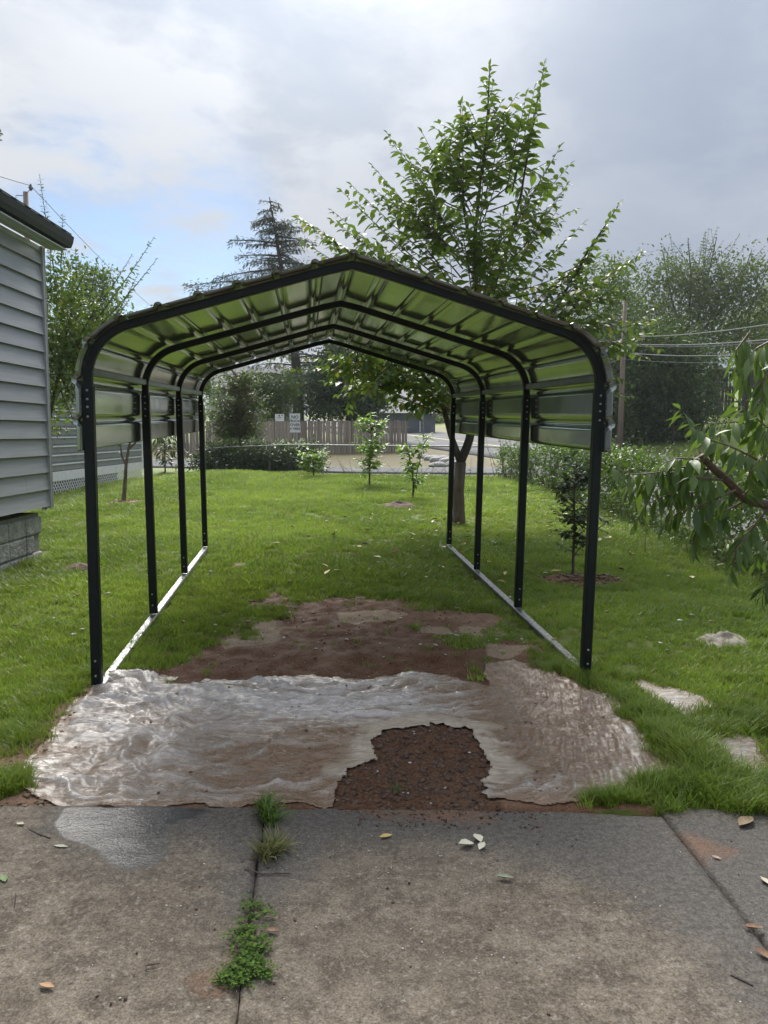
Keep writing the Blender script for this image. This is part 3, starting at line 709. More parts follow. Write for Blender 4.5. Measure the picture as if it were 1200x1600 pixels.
MAT['sheet'] = make_sheet_mat()
def cut_sheet(name, outline, hole, step, label, seed, lift=0.0, mud0=0.0):
    x0, y0 = outline.min(0) - 0.03; x1, y1 = outline.max(0) + 0.03
    xs = np.arange(x0, x1, step); ys = np.arange(y0, y1, step); X, Y = np.meshgrid(xs, ys)
    rag = vnoise(X, Y, 6, seed, 4) * 0.020 + vnoise(X, Y, 28, seed + 2, 3) * 0.014
    dO = sdist(outline, X, Y) + rag * 0.7
    dH = -sdist(hole, X, Y) + rag * 0.9 if hole is not None else np.full(X.shape, 9.0)
    dd = np.minimum(dO, dH)
    # pull the first ring of outside vertices onto the torn edge by keeping cells that are mostly inside
    keep = dd > 0
    Z, h = sheet_height(X, Y); Z = Z + lift
    gy_, gx_ = np.gradient(dd, step); g2 = gx_ ** 2 + gy_ ** 2 + 0.05; nb = np.abs(dd) < 1.3 * step
    sx_ = np.where(nb, np.clip(-dd * gx_ / g2, -step, step), 0); sy_ = np.where(nb, np.clip(-dd * gy_ / g2, -step, step), 0); nb &= dd < 0.7 * step
    X = X + np.where(nb, sx_, 0) * 0.9; Y = Y + np.where(nb, sy_, 0) * 0.9
    rim = ss(0.17, 0.06, dH + vnoise(X, Y, 8, seed + 4, 3) * 0.07) * (Y > 3.25)
    # the torn rim stands up a little
    Z = Z + 0.004 * ss(0.05, 0.0, dH) + 0.003 * ss(0.03, 0.0, dO) * (vnoise(X, Y, 5, seed + 9, 2) > 0.1)
    mud = mud0 + 0.16 + 0.55 * np.exp(-((X + 0.15) / 0.75) ** 2 - ((Y - 3.45) / 0.42) ** 2) + 0.62 * np.exp(-((X - 0.95) / 0.42) ** 2 - ((Y - 4.0) / 0.65) ** 2) + 0.25 * ss(0.10, 0, dO) \
        + 0.75 * np.exp(-((X - 1.05) / 0.45) ** 2 - ((Y - 4.85) / 0.38) ** 2) + 0.3 * np.exp(-((X - 0.35) / 0.5) ** 2 - ((Y - 4.55) / 0.18) ** 2) - 0.35 * np.exp(-((X + 0.55) / 0.55) ** 2 - ((Y - 4.25) / 0.28) ** 2) - 0.3 * np.exp(-((X - 1.45) / 0.3) ** 2 - ((Y - 3.8) / 0.5) ** 2)
    n1, n0 = X.shape; I = np.arange(n0 * n1).reshape(n1, n0)
    q = keep[:-1, :-1].astype(int) + keep[:-1, 1:] + keep[1:, 1:] + keep[1:, :-1]
    cm = q >= 3
    Fq = np.stack([I[:-1, :-1][cm], I[:-1, 1:][cm], I[1:, 1:][cm], I[1:, :-1][cm]], 1)
    used = np.unique(Fq); mp = np.full(n0 * n1, -1); mp[used] = np.arange(len(used)); Fq = mp[Fq]
    V = np.stack([X.ravel(), Y.ravel(), Z.ravel()], 1)[used]
    c0 = Vector((float(V[:, 0].mean()), float(V[:, 1].mean()), float(V[:, 2].min()))); V = V - np.array(c0)
    hn = np.clip(h.ravel()[used] / 0.026, 0, 1.2)
    me = npmesh(name, V, Fq, MAT['sheet'], {'fold': hn, 'rim': rim.ravel()[used], 'mud': mud.ravel()[used]})
    o = link(name, me, loc=c0, label=label, cat='ground sheet')
    md = o.modifiers.new('thickness', 'SOLIDIFY'); md.thickness = 0.0015; md.offset = 1.0
    return o
cut_sheet('ground_sheet', SHEET, HOLE, 0.0085, 'large wrinkled dirty white sheet with a torn hole, under the carport front', 71)
cut_sheet('sheet_scrap', SCRAPS[0], None, 0.011, 'torn white sheet scrap in the grass beside the front right carport post', 81, 0.0, -0.1)
cut_sheet('sheet_scrap', SCRAPS[1], None, 0.011, 'torn muddy sheet scrap at the right edge between long grass tufts', 91, 0.0, 0.1)

# loose clods and bits (too many to count)
def scatter_bits(name, label, n, region, smin, smax, m, seed, flat=0.75, zfun=None, pw=2.5, offz=0.3):
    rg = np.random.default_rng(seed); bm = bmesh.new(); bmesh.ops.create_icosphere(bm, subdivisions=1, radius=1.0)
    bv = np.array([v.co[:] for v in bm.verts]); bf = np.array([[v.index for v in f.verts] for f in bm.faces]); bm.free()
    V = []; Fq = []
    pts = region(rg, n); k = len(pts)
    z = (zfun or ground_h)(pts[:, 0], pts[:, 1])
    for i in range(k):
        s = smin + (smax - smin) * rg.random() ** pw
        v = bv * (1 + rg.normal(0, 0.22, (len(bv), 1))) * s * np.array([1, rg.uniform(0.6, 1.1), rg.uniform(flat * 0.7, flat)])
        a = rg.uniform(0, 6.28); ca, sa = math.cos(a), math.sin(a)
        v = np.stack([v[:, 0] * ca - v[:, 1] * sa, v[:, 0] * sa + v[:, 1] * ca, v[:, 2]], 1) + [pts[i, 0], pts[i, 1], z[i] + s * offz]
        V.append(v); Fq.append(bf + i * len(bv))
    return link(name, npmesh(name, np.concatenate(V), np.concatenate(Fq), m, smooth=False), kind='stuff', label=label)
def in_region(poly, inset=0.0, extra=None):
    def f(rg, n):
        lo, hi = poly.min(0), poly.max(0); out = np.zeros((0, 2))
        while len(out) < n:
            p = rg.uniform(lo, hi, (n * 3, 2)); k = sdist(poly, p[:, 0], p[:, 1]) > inset
            if extra is not None: k &= extra(p[:, 0], p[:, 1])
            out = np.concatenate([out, p[k]])
        return out[:n]
    return f
MAT['clod'] = m_simple('dark_earth', (0.055, 0.031, 0.021), (0.16, 0.098, 0.064), 40, 0.9, 0.6, bdist=0.004)
MAT['bit'] = m_simple('pale_bits', (0.40, 0.37, 0.32), (0.62, 0.60, 0.55), 40, 0.7)
MAT['leafbit'] = m_simple('dead_leaf_bits', (0.10, 0.065, 0.035), (0.24, 0.17, 0.10), 60, 0.8)
scatter_bits('earth_clods', 'dark brown clods of earth in the torn opening', 2600, in_region(HOLE, -0.01), 0.002, 0.017, MAT['clod'], 1, pw=4, offz=0.1)
scatter_bits('earth_clods', 'small clods of earth on the bare soil under the carport', 700, in_region(SOIL, -0.05, lambda x, y: sdist(SHEET, x, y) < -0.02), 0.002, 0.012, MAT['clod'], 2, pw=4, offz=0.1)
DRIVE_FRONT = Gp([(120, 1262), (960, 1262), (960, 1300), (560, 1330), (120, 1300)])
DRIVE_ALL = Gp([(0, 1300), (1200, 1300), (1200, 1590), (0, 1590)])
MOUTH = Gp([(520, 1262), (860, 1262), (840, 1300), (560, 1290)])
scatter_bits('earth_clods', 'dark crumbs of earth strewn on the wet driveway edge', 260, in_region(MOUTH), 0.0012, 0.0075, MAT['clod'], 3, zfun=lambda x, y: x * 0 + 0.0)
scatter_bits('earth_clods', 'scattered dark crumbs of earth on the concrete', 170, in_region(DRIVE_ALL), 0.001, 0.006, MAT['clod'], 4, zfun=lambda x, y: x * 0 + 0.001)
scatter_bits('pale_grit', 'tiny pale grit on the concrete driveway', 260, in_region(DRIVE_ALL), 0.001, 0.0045, MAT['bit'], 5, zfun=lambda x, y: x * 0 + 0.001)
scatter_bits('pale_grit', 'pale flakes lying on the bare soil', 240, in_region(SOIL, -0.15, lambda x, y: sdist(SHEET, x, y) < -0.02), 0.003, 0.017, MAT['bit'], 6, flat=0.3, pw=4)
scatter_bits('pale_grit', 'pale flakes among the dug earth', 34, in_region(HOLE), 0.002, 0.013, MAT['bit'], 7, flat=0.3)
scatter_bits('leaf_litter', 'brown leaf crumbs and clods lying on the torn sheet', 260, in_region(SHEET, 0.03, lambda x, y: sdist(HOLE, x, y) < 0), 0.002, 0.011, MAT['clod'], 8, zfun=lambda x, y: sheet_height(x, y)[0], pw=4)
scatter_bits('leaf_litter', 'dead leaf litter at the left driveway corner', 500, in_region(LSOIL), 0.003, 0.018, MAT['leafbit'], 9, flat=0.35)
for (p, r_), lb in zip(MULCH, ('mulch chips around the small dark leaved tree', 'mulch chips around the bare stemmed young tree', 'mulch chips beside the front right carport post')):
    scatter_bits('mulch_chips', lb, 220, lambda rg, n, p=p, r_=r_: np.array([p.x, p.y]) + rg.normal(0, r_ * 0.5, (n, 2)), 0.006, 0.03, MAT['leafbit'], 10, flat=0.4)

# ================================================================ GREY HOUSE
MAT['siding'] = m_simple('grey_siding', (0.35, 0.355, 0.372), (0.41, 0.415, 0.43), 3, 0.5, 0.25, bdist=0.004, stretch=(1, 0.6, 14), objvar=0.10)
MAT['trimgrey'] = m_simple('trim_grey', (0.34, 0.345, 0.36), (0.40, 0.405, 0.415), 8, 0.5)
MAT['fascia'] = m_simple('fascia_white', (0.52, 0.54, 0.52), (0.62, 0.63, 0.61), 5, 0.5)
MAT['soffit'] = m_simple('soffit', (0.42, 0.45, 0.41), (0.50, 0.52, 0.48), 5, 0.55)
MAT['gutter'] = m_simple('gutter_dark', (0.016, 0.019, 0.024), (0.026, 0.029, 0.034), 8, 0.45)
MAT['shingle'] = m_simple('shingle', (0.07, 0.072, 0.076), (0.14, 0.14, 0.145), 25, 0.85, 0.5, objvar=0.4)
MAT['blockwall'] = m_simple('foundation_block', (0.30, 0.29, 0.27), (0.50, 0.49, 0.455), 9, 0.9, 1.0, bdist=0.04)
def make_house():
    X0 = -3.93; YE = 9.15; YS = 2.2
    o = Vector((X0, YE, 0.0))
    root = empty('house', o, 'grey lap sided house corner with dark gutter at the left edge', 'house')
    zb, ztop = 0.64, 3.61; n = 15; bh = (ztop - zb) / n
    mb = MB(); mb.box((-1.5, (YS - YE) / 2 - 0.03, (zb + ztop) / 2), (2.9, YE - YS - 0.05, ztop - zb + 0.02)); mb.build('wall', MAT['trimgrey'], root)
    for i in range(n):
        z0 = zb + i * bh
        segs = [(YS - YE, -0.055)] if i != 1 else [(YS - YE, -0.62), (-0.615, -0.055)]
        for (ya, yb) in segs:
            # a tapered lap board: thick lower edge, thin upper edge tucked under the next
            mb = MB(); prof = [(-0.046, z0 + bh + 0.004), (-0.040, z0 + bh + 0.004), (-0.004, z0 + 0.010), (-0.002, z0), (-0.026, z0 - 0.002), (-0.028, z0 + 0.012)]
            v = [(x, y, z) for y in (ya, yb) for x, z in prof]; k = len(prof)
            mb.add(v, [tuple(range(k))[::-1], tuple(range(k, 2 * k))] + [(j, (j + 1) % k, (j + 1) % k + k, j + k) for j in range(k)])
            mb.build('siding_board', MAT['siding'], root)
    mb = MB(); mb.box((-0.020, -0.024, (zb + ztop) / 2 - 0.01), (0.055, 0.058, ztop - zb + 0.03)); mb.box((-0.05, 0.003, (zb + ztop) / 2 - 0.01), (0.12, 0.012, ztop - zb + 0.028)); mb.build('corner_trim', MAT['trimgrey'], root)
    mb = MB(); mb.box((-0.035, (YS - YE) / 2 - 0.03, ztop - 0.02), (0.03, YE - YS, 0.05)); mb.build('frieze_trim', MAT['fascia'], root)
    # foundation: rough blocks
    for row in range(3):
        y = -0.14 - (0.2 if row % 2 else 0)
        first = True
        while y > YS - YE:
            ln = 0.40 if not (first and row % 2) else 0.2
            yy = y - (ln if not first else ln)
            b = MB(); b.box((-0.17 + random.uniform(-.006, .006), (y + yy) / 2, 0.02 + 0.205 * row), (0.20, ln - 0.005, 0.201)); me = b.mesh('block', MAT['blockwall'])
            ob = link('block', me, root); bv = ob.modifiers.new('edge', 'BEVEL'); bv.width = 0.022; bv.segments = 2
            y = yy; first = False
    mb = MB(); mb.box((-0.20, (YS - YE) / 2 - 0.1, 0.20), (0.20, YE - YS - 0.14, 0.74)); mb.box((-1.4, -0.30, 0.2), (2.4, 0.2, 0.74)); mb.build('mortar', m_simple('mortar', (0.22, 0.21, 0.20), (0.32, 0.31, 0.29), 20, 0.9, 0.6), root)
    # eaves
    xo = 0.13; ye = 0.13
    mb = MB(); mb.box((0.12, (YS - YE + ye) / 2, ztop + 0.004), (xo + 0.06, YE - YS + ye - 0.02, 0.014)); mb.build('soffit', MAT['soffit'], root)
    for k in range(8):
        mb = MB(); mb.box((0.12, ye - 0.3 - k * 0.6, ztop - 0.0045), (xo - 0.02, 0.012, 0.004)); mb.build('soffit_seam', MAT['fascia'], root)
    mb = MB(); mb.box((xo, (YS - YE + ye) / 2, ztop + 0.075), (0.022, YE - YS + ye, 0.165)); mb.build('fascia', MAT['fascia'], root)
    g = MB(); pr = [(xo + 0.013, ztop + 0.045), (xo + 0.10, ztop + 0.045), (xo + 0.125, ztop + 0.10), (xo + 0.14, ztop + 0.17), (xo + 0.013, ztop + 0.17)]; k = len(pr)
    v = [(x, y, z) for y in (YS - YE, ye + 0.09) for x, z in pr]
    g.add(v, [tuple(range(k))[::-1], tuple(range(k, 2 * k))] + [(j, (j + 1) % k, (j + 1) % k + k, j + k) for j in range(k)])
    gut = g.build('gutter', MAT['gutter'], root)
    for q in range(16):
        mb = MB(); mb.box((xo + 0.12, ye - 0.05 - q * 0.30, ztop + 0.174), (0.045, 0.16, 0.006)); mb.build('gutter_edge_light', MAT['white'], gut)  # white dashes stand for light along the gutter guard's edge
    rf = MB(); rf.box((-1.35, (YS - YE + ye) / 2, ztop + 0.18 + 0.55), (3.5, YE - YS + ye - 0.01, 0.03), Matrix.Rotation(R(-0), 4, 'Y'))
    rf = MB(); sl_ = math.tan(R(18)); a, b = xo + 0.10, -1.9
    rf.add([(a, YS - YE, ztop + 0.185), (a, ye, ztop + 0.185), (b, ye, ztop + 0.185 + (a - b) * sl_), (b, YS - YE, ztop + 0.185 + (a - b) * sl_),
            (a, YS - YE, ztop + 0.165), (a, ye, ztop + 0.165), (b, ye, ztop + 0.165 + (a - b) * sl_), (b, YS - YE, ztop + 0.165 + (a - b) * sl_)],
           [(0, 1, 2, 3), (7, 6, 5, 4), (0, 4, 5, 1), (1, 5, 6, 2), (2, 6, 7, 3), (3, 7, 4, 0)])
    roof = rf.build('roof', MAT['shingle'], root)
    tm = None
    for row in range(6):
        xx = a - 0.03 - row * 0.14; zz = ztop + 0.193 + (a - xx) * sl_
        for q in range(12):
            if tm is None:
                b_ = MB(); b_.box((0, 0, 0), (0.16, 0.296, 0.010), Matrix.Rotation(R(16), 4, 'Y')); tm = b_.mesh('shingle', MAT['shingle'])
            link('shingle', tm, roof, (xx, ye - 0.15 - q * 0.30 - (0.15 if row % 2 else 0), zz))
    # far gable end
    mb = MB(); mb.add([(-0.1, -0.06, ztop), (-2.9, -0.06, ztop), (-1.6, -0.06, ztop + 0.60)], [(0, 1, 2)]); mb.build('gable_wall', MAT['siding'], root)
    return root
make_house()

# ================================================================ SECOND HOUSE (ribbed metal siding) on the left
def make_trailer():
    X0, YA, YB = -7.75, 13.0, 24.8
    o = Vector((X0, YB, gz(X0, YB)))
    root = empty('mobile_home', o, 'pale grey ribbed siding home behind the shrubs, with white skirt and lattice', 'house')
    z0 = 0.55; z1 = 3.1; n = 12; bh = (z1 - z0) / n; Ln = YA - YB; zo = -o.z
    sid = m_simple('pale_siding', (0.27, 0.28, 0.29), (0.33, 0.34, 0.35), 4, 0.45, objvar=0.08)
    lip = m_simple('siding_lip', (0.70, 0.71, 0.72), (0.78, 0.78, 0.78), 4, 0.4)
    mb = MB(); mb.box((-1.55, Ln / 2, (z0 + z1) / 2 + zo), (3.0, -Ln, z1 - z0)); mb.build('wall', sid, root)
    for i in range(n):
        zc = z0 + (i + 0.5) * bh + zo
        b = MB(); b.box((-0.028, Ln / 2, zc), (0.05, -Ln, bh - 0.075)); sb = b.build('siding_board', sid, root)
        b = MB(); b.box((-0.012, Ln / 2, zc + bh / 2 - 0.03), (0.075, -Ln + 0.004, 0.032)); b.build('siding_lip', lip, sb)
    b = MB(); b.box((0.0, Ln / 2, z0 - 0.10 + zo), (0.06, -Ln + 0.1, 0.22)); b.build('skirt_trim', MAT['white'], root)
    b = MB(); b.box((-0.02, 0.0, (z0 + z1) / 2 + zo), (0.10, 0.08, z1 - z0)); b.build('corner_trim', MAT['white'], root)
    b = MB(); b.box((-1.5, Ln / 2, z1 + 0.10 + zo), (3.6, -Ln + 0.5, 0.16)); rf = b.build('roof', MAT['white'], root)
    lm = None
    for sg in (-1, 1):
        for k in range(74):
            y = Ln + 1.5 + k * 0.14
            if lm is None: pass
            b = MB(); b.box((0.01 + 0.006 * sg, 0, 0), (0.010, 0.030, 0.62), Matrix.Rotation(R(45 * sg), 4, 'X'))
            link('lattice_slat', b.mesh('lattice_slat', MAT['white']), root, (0, y, z0 - 0.40 + zo))
    b = MB(); b.box((-1.5, Ln / 2, 0.2 + zo), (1.6, -Ln - 0.6, 0.42)); b.build('underside_shade', m_simple('shade_black', (0.02, 0.02, 0.02), (0.03, 0.03, 0.03), 2, 0.9), root)  # near-black box stands in for the shade beneath the home
make_trailer()
# ================================================================ FOLIAGE TOOLS
def leaf_proto(kind):
    """unit leaf: stem at origin, tip at +Y (length 1), folded along the midrib, drooping tip; returns verts, quads/tris as triangles"""
    if kind == 'lance':      # long drooping peach leaf
        rows = [(0.0, 0.0), (0.12, 0.035), (0.35, 0.11), (0.6, 0.115), (0.82, 0.06), (1.0, 0.0)]; fold, droop = 0.28, 0.25
    elif kind == 'oval':
        rows = [(0.0, 0.0), (0.15, 0.10), (0.42, 0.215), (0.70, 0.18), (0.88, 0.075), (1.0, 0.0)]; fold, droop = 0.42, 0.18
    elif kind == 'broad':
        rows = [(0.0, 0.0), (0.18, 0.16), (0.50, 0.26), (0.80, 0.15), (1.0, 0.0)]; fold, droop = 0.3, 0.12
    else:                    # small leaf, two facets
        rows = [(0.0, 0.0), (0.45, 0.24), (1.0, 0.0)]; fold, droop = 0.35, 0.08
    v = []; f = []
    mid = []; lf = []; rg = []
    for y, wd in rows:
        z = -droop * y * y
        mid.append(len(v)); v.append((0, y, z))
        if wd > 0:
            lf.append(len(v)); v.append((-wd, y * 0.98, z + wd * fold)); rg.append(len(v)); v.append((wd, y * 0.98, z + wd * fold))
        else: lf.append(mid[-1]); rg.append(mid[-1])
    for i in range(len(rows) - 1):
        for side, sgn in ((lf, 1), (rg, -1)):
            q = [mid[i], mid[i + 1], side[i + 1], side[i]]
            q = list(dict.fromkeys(q))
            if len(q) < 3: continue
            if sgn < 0: q = q[::-1]
            if len(q) == 4: f += [(q[0], q[1], q[2]), (q[0], q[2], q[3])]
            else: f.append(tuple(q))
    return np.array(v, np.float32), np.array(f, np.int32)
PROTO = {k: leaf_proto(k) for k in ('lance', 'oval', 'broad', 'small')}
def basis(d, n):
    """frames with Y along d and Z near n: (k,3,3) with columns x,y,z"""
    d = d / (np.linalg.norm(d, axis=1, keepdims=True) + 1e-9)
    x = np.cross(d, n); x /= (np.linalg.norm(x, axis=1, keepdims=True) + 1e-9)
    z = np.cross(x, d)
    return np.stack([x, d, z], 2)
class Leaves:
    """a list of leaf placements; the largest ones in view become objects, the rest one mesh"""
    def __init__(s): s.p = []; s.d = []; s.n = []; s.s = []; s.w = []
    def add(s, p, d, n, size, wide=1.0):
        p = np.atleast_2d(p); k = len(p)
        s.p.append(p); s.d.append(np.broadcast_to(d, (k, 3))); s.n.append(np.broadcast_to(n, (k, 3)))
        s.s.append(np.broadcast_to(size, (k,))); s.w.append(np.broadcast_to(wide, (k,)))
    def arrays(s):
        return (np.concatenate(s.p), np.concatenate(s.d), np.concatenate(s.n), np.concatenate(s.s).astype(float), np.concatenate(s.w).astype(float))
    def build(s, root, origin, kind, mats, name='foliage', objects=0, seed=1):
        """mats: (material for the joined mesh, material for single leaves)"""
        P, D, N, S, W = s.arrays(); P = P - np.array(origin); rg = np.random.default_rng(seed)
        nz = np.abs(N + rg.normal(0, 0.05, N.shape)); B = basis(D, N + rg.normal(0, 0.12, N.shape))
        single = np.zeros(len(P), bool)
        v0, f0 = PROTO[kind]
        if objects:
            dist = np.linalg.norm(P + np.array(origin) - np.array([0, 0, H]), axis=1)
            pr = s.visible(P + np.array(origin)); score = S / dist * (0.35 + pr)
            single[np.argsort(-score)[:objects]] = True
            me = npmesh('leaf', v0, f0, mats[1])
            for i in np.nonzero(single)[0]:
                o = bpy.data.objects.new('leaf', me); COL.objects.link(o); o.parent = root
                m = Matrix(((B[i, 0, 0] * W[i], B[i, 0, 1], B[i, 0, 2]), (B[i, 1, 0] * W[i], B[i, 1, 1], B[i, 1, 2]), (B[i, 2, 0] * W[i], B[i, 2, 1], B[i, 2, 2]))) * S[i]
                m = m.to_4x4(); m.translation = P[i]; o.matrix_local = m
        k = ~single; P, B, S, W = P[k], B[k], S[k], W[k]; n = len(P)
        if n:
            vv = v0[None] * np.stack([W, np.ones(n), np.ones(n)], 1)[:, None]
            V = np.einsum('nij,nkj->nki', B, vv) * S[:, None, None] + P[:, None]
            Fq = (f0[None] + (np.arange(n) * len(v0))[:, None, None]).reshape(-1, 3)
            me = npmesh(name, V.reshape(-1, 3), Fq, mats[0], {'tint': np.repeat(rg.random(n), len(v0))})
            o = link(name, me, root, kind='stuff')
        return root
    def visible(s, P):
        d = P - np.array([0, 0, H]); z = d @ fw; x = 600 + F * (d @ rt) / z; y = 800 - F * (d @ up) / z
        return ((z > 0.3) & (x > -5) & (x < 1205) & (y > -5) & (y < 1605)).astype(float)
def curve(p0, p1, sag=0.0, n=10, bend=None):
    """smooth arc between two points; sag bends it (positive up)"""
    p0 = np.array(p0, float); p1 = np.array(p1, float); t = np.linspace(0, 1, n)[:, None]
    L_ = np.linalg.norm(p1 - p0); m = (p0 + p1) / 2 + np.array([0, 0, sag * L_])
    if bend is not None: m = m + np.array(bend)
    return (1 - t) ** 2 * p0 + 2 * t * (1 - t) * m + t ** 2 * p1
def resample(pts, step):
    pts = np.array(pts, float); d = np.r_[0, np.cumsum(np.linalg.norm(np.diff(pts, axis=0), axis=1))]
    n = max(2, int(d[-1] / step) + 1); t = np.linspace(0, d[-1], n)
    P = np.stack([np.interp(t, d, pts[:, k]) for k in range(3)], 1); T = np.gradient(P, axis=0); T /= np.linalg.norm(T, axis=1, keepdims=True) + 1e-9
    return P, T, t / d[-1]
def shoot_leaves(LV, pts, rg, spacing, size, start=0.25, side=0.85, fwd=0.5, droop=0.35, taper=0.45, wide=1.0, pairs=False):
    P, T, t = resample(pts, spacing)
    k = t >= start; P, T, t = P[k], T[k], t[k]; n = len(P)
    if n < 1: return
    upv = np.array([0, 0, 1.0])
    S = np.cross(T, upv); S /= np.linalg.norm(S, axis=1, keepdims=True) + 1e-6
    U = np.cross(S, T)
    for rep in ((1, -1) if pairs else (0,)):
        sg = (np.where(np.arange(n) % 2 == 0, 1.0, -1.0) if not pairs else np.full(n, float(rep)))[:, None]
        roll = rg.normal(0, 0.35, (n, 1))
        sd_ = (S * np.cos(roll) + U * np.sin(roll)) * sg
        D = T * fwd + sd_ * side - upv * (droop + rg.normal(0, 0.15, (n, 1)))
        D += rg.normal(0, 0.13, D.shape)
        N = upv * 0.8 + U * 0.5 + rg.normal(0, 0.25, D.shape)
        sz = size * (1 - taper * np.clip((t - 0.55) / 0.45, 0, 1) ** 1.5) * rg.uniform(0.58, 1.18, n)
        LV.add(P + rg.normal(0, 0.004, P.shape), D, N, sz, wide * rg.uniform(0.85, 1.15, n))
    LV.add(P[-1:], T[-1:] + np.array([[0, 0, -0.1]]), upv[None] + 0.3 * S[-1:], size * (1 - taper) * 0.95, wide)

LEAF = {}
def leafpair(key, c1, c2, **k):
    LEAF[key] = (m_leaf(key + '_foliage', c1, c2, **k), m_leaf(key + '_leaf', c1, c2, obj=True, **k))
leafpair('plum', (0.045, 0.080, 0.018), (0.105, 0.155, 0.032), trans=0.38, yellow=(0.30, 0.25, 0.04))
leafpair('peach', (0.050, 0.100, 0.022), (0.110, 0.175, 0.036), trans=0.36, rough=0.36, spec=0.45)
leafpair('dark', (0.018, 0.040, 0.016), (0.040, 0.072, 0.026), trans=0.2, rough=0.36)
leafpair('bright', (0.14, 0.26, 0.035), (0.26, 0.42, 0.07), trans=0.40)
leafpair('mid', (0.042, 0.080, 0.022), (0.090, 0.142, 0.040), trans=0.34, rough=0.5, spec=0.3)
leafpair('olive', (0.045, 0.066, 0.024), (0.088, 0.112, 0.040), trans=0.30, rough=0.6, spec=0.25)
leafpair('vine', (0.065, 0.125, 0.026), (0.15, 0.24, 0.055), trans=0.35)
leafpair('conifer', (0.035, 0.058, 0.045), (0.075, 0.105, 0.082), trans=0.08, rough=0.6)
leafpair('evergreen', (0.028, 0.055, 0.026), (0.070, 0.115, 0.050), trans=0.15, rough=0.65, spec=0.2)
leafpair('far', (0.045, 0.075, 0.035), (0.080, 0.115, 0.055), trans=0.3, rough=0.7)
leafpair('yellowgreen', (0.09, 0.13, 0.025), (0.16, 0.19, 0.04), trans=0.4)

